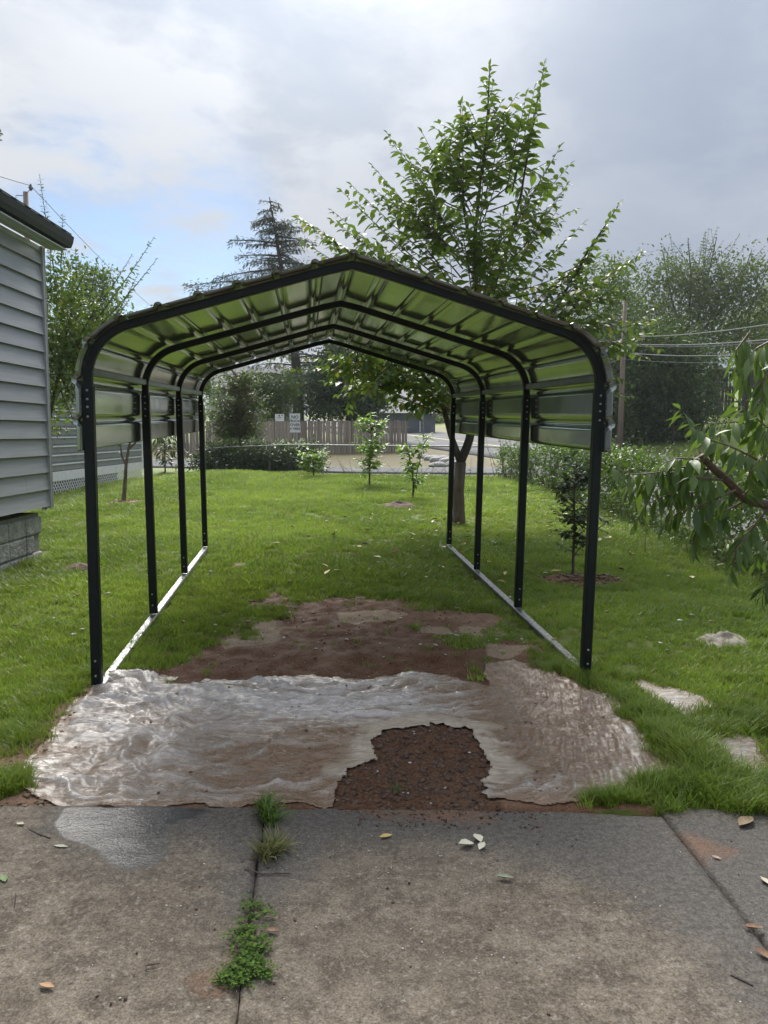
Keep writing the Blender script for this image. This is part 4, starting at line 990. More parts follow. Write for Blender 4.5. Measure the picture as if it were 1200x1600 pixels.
# ---------------------------------------------------------------- the plum tree behind the carport
def plum_tree():
    rg = np.random.default_rng(21); D0 = 11.9
    base = G(717, 820); o = base.copy(); o.z -= 0.02
    root = empty('broadleaf_tree', o, 'tall leafy tree with forked trunk behind the right side of the carport roof', 'tree')
    A = lambda px, py, dy=0.0: np.array(at(px, py, D0 + dy))
    fork = A(719, 722)
    trunk = [np.array(base) - [0, 0, 0.1], A(717, 800), A(716, 765), fork]
    lead = [fork, A(732, 692), A(743, 640, .1), A(745, 560, .15), A(744, 460, .2), A(742, 370, .2), A(752, 270, .2), A(762, 190, .2), A(765, 112, .2)]
    limbA = [fork, A(704, 680, -.1), A(694, 640, -.2), A(680, 610, -.3), A(655, 575, -.5), A(610, 552, -.8), A(560, 545, -1.0)]
    limbB = [A(737, 668, .05), A(770, 620, -.2), A(815, 560, -.3), A(870, 480, -.4), A(920, 390, -.5), A(966, 322, -.6)]
    limbC = [A(745, 600, .1), A(690, 530, .4), A(620, 450, .6), A(540, 390, .7), A(466, 342, .8)]
    limbD = [A(744, 500, .2), A(790, 400, .1), A(815, 300, 0), A(830, 200, -.1), A(850, 106, -.1)]
    limbE = [A(743, 430, .2), A(725, 330, .3), A(718, 240, .3), A(720, 165, .3)]
    limbF = [A(745, 560, .1), A(800, 520, .8), A(880, 460, 1.2), A(960, 425, 1.5), A(1003, 396, 1.6)]
    tk = MB(); tk.tube(trunk, [0.115, 0.092, 0.088, 0.095], 10); tk.build('trunk', MAT['bark'], root, True).location = -o
    twigs = []
    limbs = [(lead, 0.075, 0.006), (limbA, 0.06, 0.008), (limbB, 0.055, 0.005), (limbC, 0.045, 0.005), (limbD, 0.035, 0.005), (limbE, 0.03, 0.005), (limbF, 0.035, 0.005)]
    LV = Leaves()
    sm = []
    for pts, ra, rb_ in limbs:
        P, T, t = resample(pts, 0.12); sm.append(P)
        mb = MB(); mb.tube(P, list(ra + (rb_ - ra) * t ** 0.8), 7); mb.build('limb', MAT['barkdark'], root, True).location = -o
        shoot_leaves(LV, P, rg, 0.05, 0.20, start=0.62 if len(pts) > 4 else 0.4, droop=0.28, taper=0.35)
    # named end shoots seen against the sky
    ends = [(765, 105, lead[4]), (850, 103, limbD[2]), (722, 162, limbE[1]), (660, 208, A(735, 330)), (606, 210, A(715, 380)), (550, 290, A(690, 420)), (583, 260, A(720, 400)),
            (468, 340, limbC[2]), (890, 258, A(770, 380)), (852, 268, A(765, 400)), (966, 320, limbB[3]), (1002, 396, limbF[2]), (948, 352, A(850, 470)), (476, 378, limbC[2]), (700, 240, A(738, 340)),
            (790, 180, A(760, 300)), (822, 150, A(790, 300)), (885, 290, A(800, 420)), (560, 320, A(690, 450)), (520, 330, A(650, 440)), (690, 215, A(735, 350)), (640, 250, A(720, 390)),
            (930, 380, A(840, 480)), (985, 410, A(880, 480)), (500, 360, A(620, 450)), (535, 300, A(680, 430)), (770, 130, A(755, 260)), (835, 140, A(800, 300)),
            (480, 350, A(640, 440)), (500, 372, A(650, 450)), (520, 345, A(660, 430)), (530, 400, A(670, 470)), (560, 385, A(690, 460)), (580, 425, A(700, 480)), (605, 360, A(710, 430)), (615, 405, A(710, 470)), (640, 330, A(725, 410)), (655, 300, A(728, 390)), (590, 300, A(715, 400)), (900, 420, A(780, 500)), (930, 445, A(800, 520)), (960, 460, A(820, 530)), (990, 430, A(830, 520)), (880, 380, A(770, 470)), (860, 345, A(765, 440)), (910, 350, A(790, 460)), (840, 400, A(760, 480)), (1040, 490, A(900, 520)), (1020, 520, A(880, 540))]
    for px, py, st in ends:
        e = A(px, py, rg.uniform(-0.9, 0.9)); twigs.append((curve(st, e, sag=rg.uniform(-0.10, 0.02), n=14), 0.05))
    # fill shoots through the crown
    def env(z):
        return float(np.interp(z, [1.9, 2.5, 3.2, 4.2, 4.9, 5.5, 6.2, 7.0], [1.7, 2.5, 2.75, 2.35, 1.80, 1.30, 0.70, 0.25]))
    axis_ = np.array(lead)
    for k in range(190):
        z = 2.35 + 4.0 * rg.random() ** 1.25; az = rg.uniform(0, 6.283); rr = env(z) * rg.uniform(0.6, 1.0)
        cx_ = np.interp(z, axis_[:, 2], axis_[:, 0]); cy_ = np.interp(z, axis_[:, 2], axis_[:, 1])
        e = np.array([cx_ + rr * math.cos(az), cy_ + rr * math.sin(az) * 0.9, z]); zs = max(1.75, z - rr * rg.uniform(0.25, 0.75)); f = rg.uniform(0.05, 0.35)
        s = np.array([np.interp(zs, axis_[:, 2], axis_[:, 0]) + f * rr * math.cos(az), np.interp(zs, axis_[:, 2], axis_[:, 1]) + f * rr * math.sin(az), zs + f * 0.3])
        # keep shoots out of the roof
        q = e - np.array([CX, CY, 0]); 
        if (q @ AX) < 3 * SP + 0.35 and z < 2.9: continue
        twigs.append((curve(s, e, sag=rg.uniform(-0.16, 0.12), n=12), 0.055))
        m = curve(s, e, sag=0, n=12)[6]
        if rg.random() < 0.6:
            e2 = m + rg.normal(0, 0.30, 3) + 0.35 * (e - s) / np.linalg.norm(e - s); twigs.append((curve(m, e2, n=7), 0.055))
    # low leafy shoots hanging below the far end of the roof
    for px, py, dy in [(452, 578, -.9), (480, 560, -.7), (520, 590, -.8), (560, 600, -.6), (590, 625, -.5), (545, 640, -.4), (620, 610, -.4), (640, 650, -.2), (600, 570, -.7), (530, 560, -.9), (575, 560, .2), (650, 590, .3), (660, 625, .2),
                       (690, 560, .5), (720, 580, .6), (500, 572, -.6), (615, 640, .1), (630, 580, .6), (680, 600, -.6), (700, 620, .3)]:
        st = limbA[rg.integers(3, 7)] if px < 640 else limbA[rg.integers(2, 4)]
        e = A(px, py, dy + 0.3); twigs.append((curve(st, e, sag=rg.uniform(0.0, 0.15), n=10), 0.052))
    for px, py in [(920, 520), (960, 510), (1000, 500), (950, 560), (900, 500), (1030, 545), (1010, 560), (985, 600), (870, 470), (860, 440)]:
        twigs.append((curve(A(840, 540), A(px, py, rg.uniform(-.5, .8)), sag=0.08, n=10), 0.055))
    tw = MB()
    for pts, sp in twigs:
        n = len(pts); tw.tube(pts, list(np.linspace(0.011, 0.003, n)), 4, caps=False)
        shoot_leaves(LV, pts, rg, sp, 0.212, start=0.20, droop=0.30)
    t_ = tw.build('twigs', MAT['barkdark'], root, kind='stuff'); t_.location = -o
    LV.build(root, o, 'oval', LEAF['plum'], objects=300)
plum_tree()

# ---------------------------------------------------------------- peach tree reaching in at the right edge
def peach_tree():
    rg = np.random.default_rng(5); D0 = 4.9
    o = at_ground(1370, D0)
    root = empty('peach_tree', o, 'peach tree branch with long drooping leaves reaching in at the right edge', 'tree')
    A = lambda px, py, dy=0.0: np.array(at(px, py, D0 + dy))
    trunk = [np.array(o) - [0, 0, .1], A(1365, 1000), A(1350, 880), A(1310, 815)]
    b1 = [A(1310, 815), A(1240, 800), A(1165, 780), A(1135, 750), A(1112, 730), A(1096, 712, -.03)]
    tk = MB(); tk.tube(trunk, [0.10, 0.085, 0.075, 0.06], 9); tk.build('trunk', MAT['barkred'], root, True).location = -o
    mb = MB(); P, T, t = resample(b1, 0.05); mb.tube(P, list(0.040 - 0.020 * t), 8); mb.build('limb', MAT['barkred'], root, True).location = -o
    b2 = [A(1310, 815), A(1300, 700), A(1262, 600), A(1225, 545), A(1205, 528)]
    P, T, t = resample(b2, 0.05); mb = MB(); mb.tube(P, list(0.024 - 0.019 * t), 7); mb.build('limb', MAT['barkred'], root, True).location = -o
    LV = Leaves(); tw = MB()
    subs = [([(1122, 735), (1070, 730), (1030, 738), (985, 742), (955, 730)], 0), ([(1215, 735), (1150, 700), (1110, 685), (1075, 660), (1062, 640)], -.1), ([(1240, 690), (1195, 665), (1165, 640), (1150, 625)], .1),
            ([(1130, 760), (1085, 770), (1040, 775), (1010, 790), (1000, 815)], .1), ([(1165, 780), (1130, 800), (1095, 815), (1085, 850)], .0), ([(1200, 795), (1170, 830), (1150, 860), (1145, 890)], -.1), ([(1240, 800), (1200, 840), (1180, 880)], .2),
            ([(1210, 530), (1180, 545), (1165, 575), (1160, 600)], 0), ([(1240, 580), (1200, 590), (1180, 620), (1172, 660)], .1), ([(1100, 715), (1090, 700), (1100, 690), (1115, 680)], 0), ([(1180, 785), (1130, 745), (1150, 715), (1190, 700)], .2),
            ([(1110, 730), (1050, 750), (1020, 770)], .15), ([(1300, 900), (1230, 900), (1200, 905), (1194, 930)], -.4), ([(1160, 775), (1200, 740), (1220, 720)], -.1), ([(1150, 765), (1120, 780), (1060, 800), (1040, 820)], -.15), ([(1240, 800), (1190, 810), (1140, 850)], .3),
            ([(1060, 735), (1010, 755), (975, 765)], 0.05), ([(1205, 700), (1160, 660), (1100, 665)], .25), ([(1170, 520), (1150, 545), (1148, 580)], .1), ([(1240, 560), (1205, 575), (1190, 600), (1190, 630)], -.1), ([(1250, 640), (1210, 650), (1190, 690)], -.2), ([(1215, 520), (1190, 540), (1185, 570)], .1), ([(1280, 700), (1220, 690), (1180, 720), (1165, 750)], -.15), ([(1130, 750), (1080, 745), (1055, 770), (1045, 800)], -.1), ([(1100, 720), (1060, 715), (1035, 725)], -.05)]
    for pts, dy in subs:
        P = np.array([A(x, y, dy + rg.uniform(-.06, .06)) for x, y in pts]); P, T, t = resample(P, 0.03)
        P = P + np.cumsum(rg.normal(0, 0.0015, P.shape), 0)
        tw.tube(P, list(np.linspace(0.008, 0.0025, len(P))), 5, caps=False)
        shoot_leaves(LV, P, rg, 0.019, 0.175, start=0.05, side=0.75, fwd=0.40, droop=0.75, taper=0.3, wide=1.1)
    tw.build('twigs', MAT['barkred'], root, kind='stuff').location = -o
    LV.build(root, o, 'lance', LEAF['peach'], objects=300)
peach_tree()

# ---------------------------------------------------------------- small trees, saplings and shrubs on the lawn
def small_tree(name, label, base, stems, leaf, size, kind='oval', spacing=0.05, objects=0, radius=0.012, seed=1, bark='barkdark', droop=0.3, twigs=(), start=0.15, cat='small tree', group=None, pairs=False):
    """stems: list of point lists in world space (first from the ground)"""
    rg = np.random.default_rng(seed); o = Vector(base)
    root = empty(name, o, label, cat, group)
    LV = Leaves(); first = True
    for pts in stems:
        P, T, t = resample(pts, 0.05); mb = MB(); r_ = radius * (1.0 if first else 0.55)
        mb.tube(P, list(r_ - r_ * 0.75 * t), 6); mb.build('trunk' if first else 'stem', MAT[bark], root, True).location = -o
        first = False
        shoot_leaves(LV, P, rg, spacing, size, start=start if len(pts) < 9 else 0.5, droop=droop, pairs=pairs)
    if len(twigs):
        tw = MB()
        for pts in twigs:
            tw.tube(pts, list(np.linspace(radius * 0.35, 0.002, len(pts))), 4, caps=False)
            shoot_leaves(LV, pts, rg, spacing, size, start=start, droop=droop, pairs=pairs)
        tw.build('twigs', MAT[bark], root, kind='stuff').location = -o
    LV.build(root, o, kind, LEAF[leaf], objects=objects, seed=seed)
    return root
def twigset(rg, axis_pts, n, reach, zlo, zhi, rise=0.3, shape=None):
    A = np.array(axis_pts); out = []
    for k in range(n):
        f = zlo + (zhi - zlo) * rg.random(); i = f * (len(A) - 1); a = int(i); b = min(a + 1, len(A) - 1); s = A[a] * (1 - (i - a)) + A[b] * (i - a)
        az = rg.uniform(0, 6.283); L_ = reach * rg.uniform(0.45, 1.0) * (shape(f) if shape else 1.0)
        e = s + np.array([math.cos(az) * L_, math.sin(az) * L_, L_ * (rise + rg.normal(0, 0.25))]); out.append(curve(s, e, sag=rg.uniform(-.1, .15), n=7))
    return out
def make_small():
    rg = np.random.default_rng(77)
    # dark leaved young tree right of the carport
    b = G(895, 905); Y = b.y; A = lambda x, y, d=0: np.array(at(x, y, Y + d))
    ax = [np.array(b), A(896, 860), A(898, 820), A(897, 770), A(902, 725)]
    tw = [curve(A(897, 868), A(922, 838), .1, 6), curve(A(922, 838), A(950, 815), .1, 6), curve(A(896, 862), A(873, 850), -.1, 6)] + twigset(rg, ax, 70, 0.27, 0.30, 0.98, 0.45)
    tw += [curve(A(898, 815), A(945, 830, -.1), .0, 6), curve(A(900, 780), A(955, 820, -.1), -.05, 6)]
    small_tree('young_tree', 'dark leaved young tree behind the front right carport post', b, [ax], 'dark', 0.095, 'oval', 0.024, 300, 0.017, 3, twigs=tw, start=0.2)
    # bare stemmed young tree at left, crown hidden by the side panel
    b = G(193, 785); Y = b.y; A = lambda x, y, d=0: np.array(at(x, y, Y + d))
    ax = [np.array(b), A(196, 745), A(197, 725), A(201, 700), A(206, 680), A(204, 655)]
    st2 = [A(197, 727), A(190, 712), A(188, 695), A(184, 670)]; st3 = [A(200, 702), A(212, 692), A(214, 680), A(222, 662)]
    small_tree('young_tree', 'bare stemmed young tree behind the front left carport post', b, [ax, st2, st3], 'mid', 0.10, 'oval', 0.05, 0, 0.045, 4, 'bark', twigs=twigset(rg, ax[3:], 20, 0.6, 0.3, 1.0), start=0.3)
    # saplings in the back lawn
    b = G(577, 760); Y = b.y; A = lambda x, y, d=0: np.array(at(x, y, Y + d))
    ax = [np.array(b), A(578, 730), A(580, 690), A(579, 655)]
    small_tree('sapling', 'bushy upright sapling in front of the wooden fence end', b, [ax], 'bright', 0.19, 'broad', 0.06, 0, 0.022, 5, twigs=twigset(rg, ax, 75, 0.42, 0.22, 0.98, 0.4), start=0.2, cat='sapling')
    b = G(645, 778); Y = b.y; A = lambda x, y, d=0: np.array(at(x, y, Y + d))
    ax = [np.array(b), A(646, 750), A(640, 715), A(637, 700)]; st2 = [np.array(b), A(650, 745), A(657, 715), A(664, 685)]
    small_tree('sapling', 'two stemmed bright green sapling left of the tree trunk', b, [ax, st2], 'bright', 0.17, 'broad', 0.055, 0, 0.02, 6, twigs=twigset(rg, ax, 38, 0.27, 0.15, 0.95, 0.6) + twigset(rg, st2, 12, 0.2, 0.6, 1.0, 0.7), start=0.15, cat='sapling')
    b = G(490, 746); Y = b.y; A = lambda x, y, d=0: np.array(at(x, y, Y + d))
    ax = [np.array(b), A(490, 725), A(491, 706)]
    small_tree('sapling', 'low round green sapling at the hedge end', b, [ax], 'bright', 0.17, 'broad', 0.06, 0, 0.02, 7, twigs=twigset(rg, ax, 60, 0.45, 0.1, 0.9, 0.5), start=0.2, cat='sapling')
    b = G(1008, 866); Y = b.y; A = lambda x, y, d=0: np.array(at(x, y, Y + d))
    small_tree('sapling', 'single thin twig standing in the lawn below the peach branch', b, [[np.array(b), A(1008, 845), A(1010, 830)]], 'dark', 0.05, 'oval', 0.05, 0, 0.006, 8, start=0.5, cat='sapling')
    # broad leaved shrub by the far end of the mobile home
    b = G(258, 738); Y = b.y; A = lambda x, y, d=0: np.array(at(x, y, Y + d))
    ax = [np.array(b), A(258, 720), A(257, 700), A(256, 676)]
    small_tree('shrub', 'large leaved dark shrub beyond the second left carport post', b, [ax], 'dark', 0.30, 'lance', 0.09, 0, 0.03, 9, twigs=twigset(rg, ax, 40, 0.75, 0.15, 1.0, 0.35), start=0.25, droop=0.6, cat='shrub')
    # tree in front of the hedge
    b = at_ground(371, 28.0); Y = b.y; A = lambda x, y, d=0: np.array(at(x, y, Y + d))
    ax = [np.array(b), A(371, 705), A(373, 680), A(372, 640), A(375, 585)]
    tw = twigset(rg, ax, 300, 1.5, 0.28, 0.98, 0.40, lambda f: 1.0 - 0.5 * abs(f - 0.6) * 2)
    small_tree('broadleaf_tree', 'rounded tree with pale trunk in front of the dark hedge', b, [ax, [A(372, 690), A(350, 660), A(340, 610)], [A(372, 690), A(395, 650), A(405, 610)]], 'mid', 0.20, 'oval', 0.085, 0, 0.11, 10, 'bark', twigs=tw, start=0.2, cat='tree')
make_small()

# ---------------------------------------------------------------- crowns of farther trees: leaf clumps through a set of lobes
def clump_leaves(LV, lobes, n_clump, per, leaf, rg, spread=0.35, hole=0.35, upness=0.3, seed=0):
    """lobes: (centre, radii). Clumps favour the outer half of each lobe and leave gaps."""
    vol = np.array([r_[0] * r_[1] * r_[2] for c, r_ in lobes]) ** 0.75; vol /= vol.sum()
    for (c, r_), f in zip(lobes, vol):
        m = max(3, int(n_clump * f)); c = np.array(c, float); r_ = np.array(r_, float)
        d = rg.normal(0, 1, (m * 2, 3)); d /= np.linalg.norm(d, axis=1, keepdims=True); rad = rg.uniform(0.25, 1.0, (m * 2, 1)) ** 0.5
        lump = 1 + 0.22 * np.sin(d[:, :1] * 5 + c[0]) * np.cos(d[:, 1:2] * 4 + c[1]) + 0.15 * np.sin(d[:, 2:] * 9)
        p = c + d * rad * r_ * lump
        k = vnoise(p[:, 0] + p[:, 2] * 0.7, p[:, 2] - p[:, 1] * 0.6, 1.6 / max(r_.min(), 0.3), 7 + seed, 3) > -hole; p = p[k][:m]; d = d[k][:m]
        for q, dd in zip(p, d):
            P = q + rg.normal(0, spread, (per, 3)) * np.array([1, 1, 0.6])
            D = rg.normal(0, 1, (per, 3)) + dd * 0.8 + np.array([0, 0, -0.1]); N = rg.normal(0, 0.6, (per, 3)) + dd * upness + np.array([0, 0, 0.8])
            LV.add(P, D, N, leaf * rg.uniform(0.6, 1.25, per))
def crown_tree(name, label, base, trunk, tr, lobes, leafkey, leaf, n_clump, per, seed, spread=0.35, limbs=(), kind='small', cat='tree', group=None, bark='barkdark', hole=0.35):
    rg = np.random.default_rng(seed); o = Vector(base); root = empty(name, o, label, cat, group)
    P, T, t = resample(trunk, 0.4); mb = MB(); mb.tube(P, list(tr * (1 - 0.7 * t)), 8); mb.build('trunk', MAT[bark], root, True).location = -o
    if len(limbs):
        for l in limbs:
            P, T, t = resample(l, 0.3); mb = MB(); mb.tube(P, list(tr * 0.4 * (1 - 0.8 * t)), 5); mb.build('limb', MAT[bark], root, True).location = -o
    LV = Leaves(); clump_leaves(LV, lobes, n_clump, per, leaf, rg, spread, hole, seed=seed)
    LV.build(root, o, kind, LEAF[leafkey], name='crown', seed=seed); return root, LV
def lobe(px, py, D, rx, ry, rz=None):
    """ellipsoid seen at px,py with pixel half sizes rx, ry at depth D"""
    k = D / F; return (np.array(at(px, py, D)), (rx * k, (rz if rz else rx) * k, ry * k))
def make_far_trees():
    rg = np.random.default_rng(88)
    # conifer behind the wooden fence
    D = 50.0; base = at_ground(466, D); o = base.copy()
    root = empty('conifer', o, 'tall conifer with drooping tiered branches behind the wooden fence', 'tree')
    A = lambda x, y, d=0: np.array(at(x, y, D + d))
    ax = [np.array(base), A(466, 600), A(455, 500), A(440, 420), A(428, 350), A(421, 308)]
    P, T, t = resample(ax, 0.5); mb = MB(); mb.tube(P, list(0.42 * (1 - 0.93 * t)), 9); mb.build('trunk', MAT['barkdark'], root, True).location = -o
    LV = Leaves(); bl = MB(); AXP = np.array(ax)
    for k in range(120):
        f = rg.random() ** 0.8; z = AXP[0, 2] + 2.5 + (AXP[-1, 2] - AXP[0, 2] - 2.7) * f
        s = np.array([np.interp(z, AXP[:, 2], AXP[:, 0]), np.interp(z, AXP[:, 2], AXP[:, 1]), z]); az = rg.uniform(0, 6.283)
        L_ = (1 - f) ** 0.9 * 5.4 * rg.uniform(0.55, 1.0) + 0.5
        e = s + np.array([math.cos(az) * L_, math.sin(az) * L_, -0.06 * L_ + rg.normal(0, 0.2)]); pts = curve(s, e, sag=0.10, n=10)
        bl.tube(pts, list(np.linspace(0.06, 0.012, 10)), 4, caps=False)
        Q, T, t = resample(pts, 0.22)
        for q, tt, ff in zip(Q, T, t):
            if ff < 0.15: continue
            w_ = (0.25 + 0.75 * math.sin(math.pi * min(1, ff * 0.95))) * min(1.1, L_ * 0.25); m = 10
            sd_ = np.cross(tt, [0, 0, 1]); off = rg.uniform(-1, 1, (m, 1)) * w_
            P = q + sd_ * off + np.array([0, 0, 1]) * (-np.abs(off) * 0.25 + rg.normal(0, 0.08, (m, 1)))
            Dd = tt * 0.7 + sd_ * np.sign(off) * 0.8 + np.array([0, 0, -0.45]) + rg.normal(0, 0.25, (m, 3))
            LV.add(P, Dd, np.array([0, 0, 1.0]) + rg.normal(0, 0.3, (m, 3)), 0.30 * rg.uniform(0.6, 1.2, m), 0.45)
    # long ragged limbs to the left, seen above the roof
    for (x0, y0, x1, y1) in [(440, 440, 290, 447), (440, 420, 335, 436), (432, 380, 360, 376), (432, 370, 490, 380), (426, 340, 395, 350), (440, 410, 505, 420), (436, 400, 372, 400), (445, 450, 300, 458), (430, 360, 470, 356), (440, 430, 520, 445)]:
        pts = curve(A(x0, y0), A(x1, y1, rg.uniform(-2, 2)), sag=0.05, n=10); bl.tube(pts, list(np.linspace(0.07, 0.015, 10)), 4, caps=False)
        Q, T, t = resample(pts, 0.18)
        for q, tt, ff in zip(Q, T, t):
            m = 12; w_ = 0.15 + 0.5 * math.sin(math.pi * min(1, ff)); off = rg.uniform(-1, 1, (m, 1)) * w_; sd_ = np.array([0, 1, 0])
            LV.add(q + sd_ * off + np.array([0, 0, 1]) * rg.normal(-0.08, 0.14, (m, 1)), tt * 0.8 + rg.normal(0, 0.5, (m, 3)) + [0, 0, -0.3], rg.normal(0, 0.4, (m, 3)) + [0, 0, 1], 0.30 * rg.uniform(0.6, 1.2, m), 0.45)
    bl.build('branches', MAT['barkdark'], root, kind='stuff').location = -o
    LV.build(root, o, 'small', LEAF['conifer'], name='needles')
    # dark evergreen beside its trunk
    D = 47; b = at_ground(545, D)
    crown_tree('evergreen_tree', 'dark dense evergreen above the wooden fence', b, [np.array(b), at(545, 640, D), at(545, 580, D)], 0.22,
               [lobe(545, 620, D, 50, 36), lobe(520, 590, D, 40, 40), lobe(575, 600, D, 38, 45), lobe(548, 560, D, 42, 30), lobe(500, 640, D, 26, 22), lobe(590, 560, D, 30, 26)], 'evergreen', 0.26, 620, 26, 31, 0.45, hole=0.6)
    D = 43; b = at_ground(430, D)
    crown_tree('broadleaf_tree', 'pale leafy tree just behind the board fence, left of the conifer trunk', b, [np.array(b), at(430, 640, D), at(432, 600, D)], 0.08,
               [lobe(425, 628, D, 22, 30), lobe(442, 605, D, 18, 28), lobe(408, 610, D, 18, 24), lobe(385, 625, D, 20, 26)], 'mid', 0.20, 300, 16, 39, 0.35)
    # evergreen mass across the street at right
    D = 45.5; b = at_ground(1020, D)
    crown_tree('evergreen_tree', 'wide dark evergreen behind the right utility pole', b, [np.array(b), at(1020, 660, D), at(1015, 590, D)], 0.3,
               [lobe(1010, 640, D, 62, 42), lobe(975, 600, D, 42, 46), lobe(1050, 610, D, 52, 50), lobe(1020, 570, D, 60, 36), lobe(1060, 660, D, 40, 36), lobe(985, 655, D, 40, 34), lobe(960, 640, D, 22, 40), lobe(1035, 535, D, 40, 26), lobe(970, 555, D, 28, 26), lobe(1000, 540, D, 22, 36), lobe(1075, 560, D, 26, 22), lobe(1070, 690, D, 30, 20), lobe(1085, 660, D, 14, 16)], 'evergreen', 0.26, 1350, 22, 32, 0.8, hole=0.45)
    D = 43.5
    for (px, nm, lobes_, sd) in [(958, 'round green shrub at the foot of the brown utility pole', [lobe(957, 655, D, 20, 34), lobe(950, 625, D, 16, 26), lobe(968, 680, D, 14, 16)], 41), (1052, 'leafy green shrub in front of the wide dark evergreen', [lobe(1040, 590, D, 30, 22), lobe(1062, 560, D, 34, 26), lobe(1078, 620, D, 22, 24), lobe(1000, 585, D, 18, 14), lobe(1030, 535, D, 30, 22)], 42)]:
        b = at_ground(px, D); crown_tree('shrub', nm, b, [np.array(b), at(px, 600, D)], 0.08, lobes_, 'mid', 0.24, 210, 18, sd, 0.5, cat='shrub')
    for (px, D, nm, lobes_, key, sd) in [(250, 46, 'broad green tree behind the left side of the carport, beyond the mobile home', [(250, 600, 58, 58), (215, 560, 44, 44), (285, 570, 46, 46), (250, 530, 40, 34), (205, 630, 40, 40), (300, 630, 36, 36)], 'mid', 43), (160, 50, 'tall dark tree rising beyond the mobile home roof', [(165, 590, 52, 60), (140, 560, 40, 50), (190, 560, 40, 44), (160, 630, 60, 40)], 'evergreen', 44)]:
        b = at_ground(px, D); crown_tree('broadleaf_tree', nm, b, [np.array(b), at(px, 620, D), at(px, 560, D)], 0.2, [lobe(a_, b_, D, c_, d_) for a_, b_, c_, d_ in lobes_], key, 0.27, 480, 18, sd, 0.6)
    # tall airy tree
    D = 58; b = at_ground(1075, D); Lm = [[at(1075, 560, D), at(1050, 470, D), at(1035, 390, D)], [at(1075, 560, D), at(1100, 460, D), at(1120, 370, D)], [at(1075, 540, D), at(1150, 460, D), at(1175, 390, D)], [at(1070, 560, D), at(1000, 480, D), at(975, 440, D)], [at(1075, 520, D), at(1080, 430, D), at(1075, 375, D)]]
    crown_tree('broadleaf_tree', 'tall airy tree with loose top beyond the dark evergreen', b, [np.array(b), at(1077, 600, D), at(1075, 520, D)], 0.35,
               [lobe(1060, 510, D, 80, 55), lobe(1130, 510, D, 70, 60), lobe(1010, 500, D, 55, 55), lobe(1090, 450, D, 70, 45), lobe(1150, 440, D, 46, 45), lobe(1030, 440, D, 46, 40), lobe(1170, 480, D, 40, 60), lobe(975, 520, D, 40, 60)], 'olive', 0.30, 950, 16, 33, 0.7, Lm, hole=0.35)
    crown_top = Leaves(); rg2 = np.random.default_rng(9)
    b2 = at_ground(1120, 60)
    rt2 = empty('broadleaf_tree', b2, 'sparse twiggy treetop standing out against the sky at right', 'tree')
    mb = MB(); P, T, t = resample([np.array(b2), at(1118, 560, 60), at(1110, 470, 60)], 0.5); mb.tube(P, list(0.3 * (1 - 0.7 * t)), 7); mb.build('trunk', MAT['barkdark'], rt2, True).location = -b2
    tw = MB()
    for k in range(46):
        s = np.array(at(rg2.uniform(1060, 1150), rg2.uniform(440, 500), 60 + rg2.uniform(-2, 2))); px = rg2.uniform(1020, 1195); top = np.interp(px, [1020, 1052, 1080, 1120, 1170, 1195], [400, 352, 362, 356, 366, 385]) + rg2.uniform(0, 60)
        e = np.array(at(px, top, 60 + rg2.uniform(-2, 2))); pts = curve(s, e, sag=0.0, n=9); tw.tube(pts, list(np.linspace(0.04, 0.008, 9)), 4, caps=False)
        shoot_leaves(crown_top, pts, rg2, 0.22, 0.30, start=0.2, pairs=True)
    tw.build('twigs', MAT['barkdark'], rt2, kind='stuff').location = -b2
    crown_top.build(rt2, b2, 'small', LEAF['olive'], name='crown')
    D = 64; b = at_ground(1190, D)
    crown_tree('broadleaf_tree', 'yellow green tree at the right edge beyond the shed', b, [np.array(b), at(1190, 560, D)], 0.3,
               [lobe(1195, 510, D, 50, 50), lobe(1225, 480, D, 50, 40), lobe(1160, 530, D, 40, 35), lobe(1215, 560, D, 60, 45)], 'yellowgreen', 0.30, 420, 18, 34, 0.6)
    # airy tree left of the pole
    D = 52; b = at_ground(950, D)
    crown_tree('broadleaf_tree', 'loose green tree between the carport roof and the right utility pole', b, [np.array(b), at(950, 600, D), at(948, 520, D)], 0.25,
               [lobe(945, 560, D, 40, 50), lobe(930, 500, D, 34, 40), lobe(965, 480, D, 34, 40), lobe(980, 540, D, 30, 50), lobe(958, 430, D, 24, 26)], 'mid', 0.28, 430, 16, 35, 0.5)
    # left: leafy tree between the two houses, round tree farther off, and tall shoots
    D = 13.5; b = at_ground(66, D)
    root, LV = crown_tree('broadleaf_tree', 'light green tree rising between the grey house and the carport', b, [np.array(b), at(70, 690, D), at(88, 600, D), at(108, 500, D)], 0.05,
               [lobe(110, 560, D, 40, 80), lobe(30, 640, D, 40, 70), lobe(20, 600, D, 60, 110), lobe(40, 500, D, 40, 60), lobe(98, 520, D, 30, 70), lobe(125, 570, D, 36, 45), lobe(85, 620, D, 20, 60), lobe(140, 500, D, 30, 36), lobe(96, 450, D, 24, 40), lobe(150, 555, D, 30, 36), lobe(82, 420, D, 16, 24)], 'plum', 0.10, 600, 16, 36, 0.16,
               [[at(100, 600, D), at(70, 520, D), at(66, 420, D)], [at(105, 560, D), at(150, 480, D), at(180, 440, D)], [at(98, 620, D), at(140, 610, D), at(165, 560, D)]], 'oval', hole=0.25)
    LV2 = Leaves(); tw = MB(); rg3 = np.random.default_rng(14)
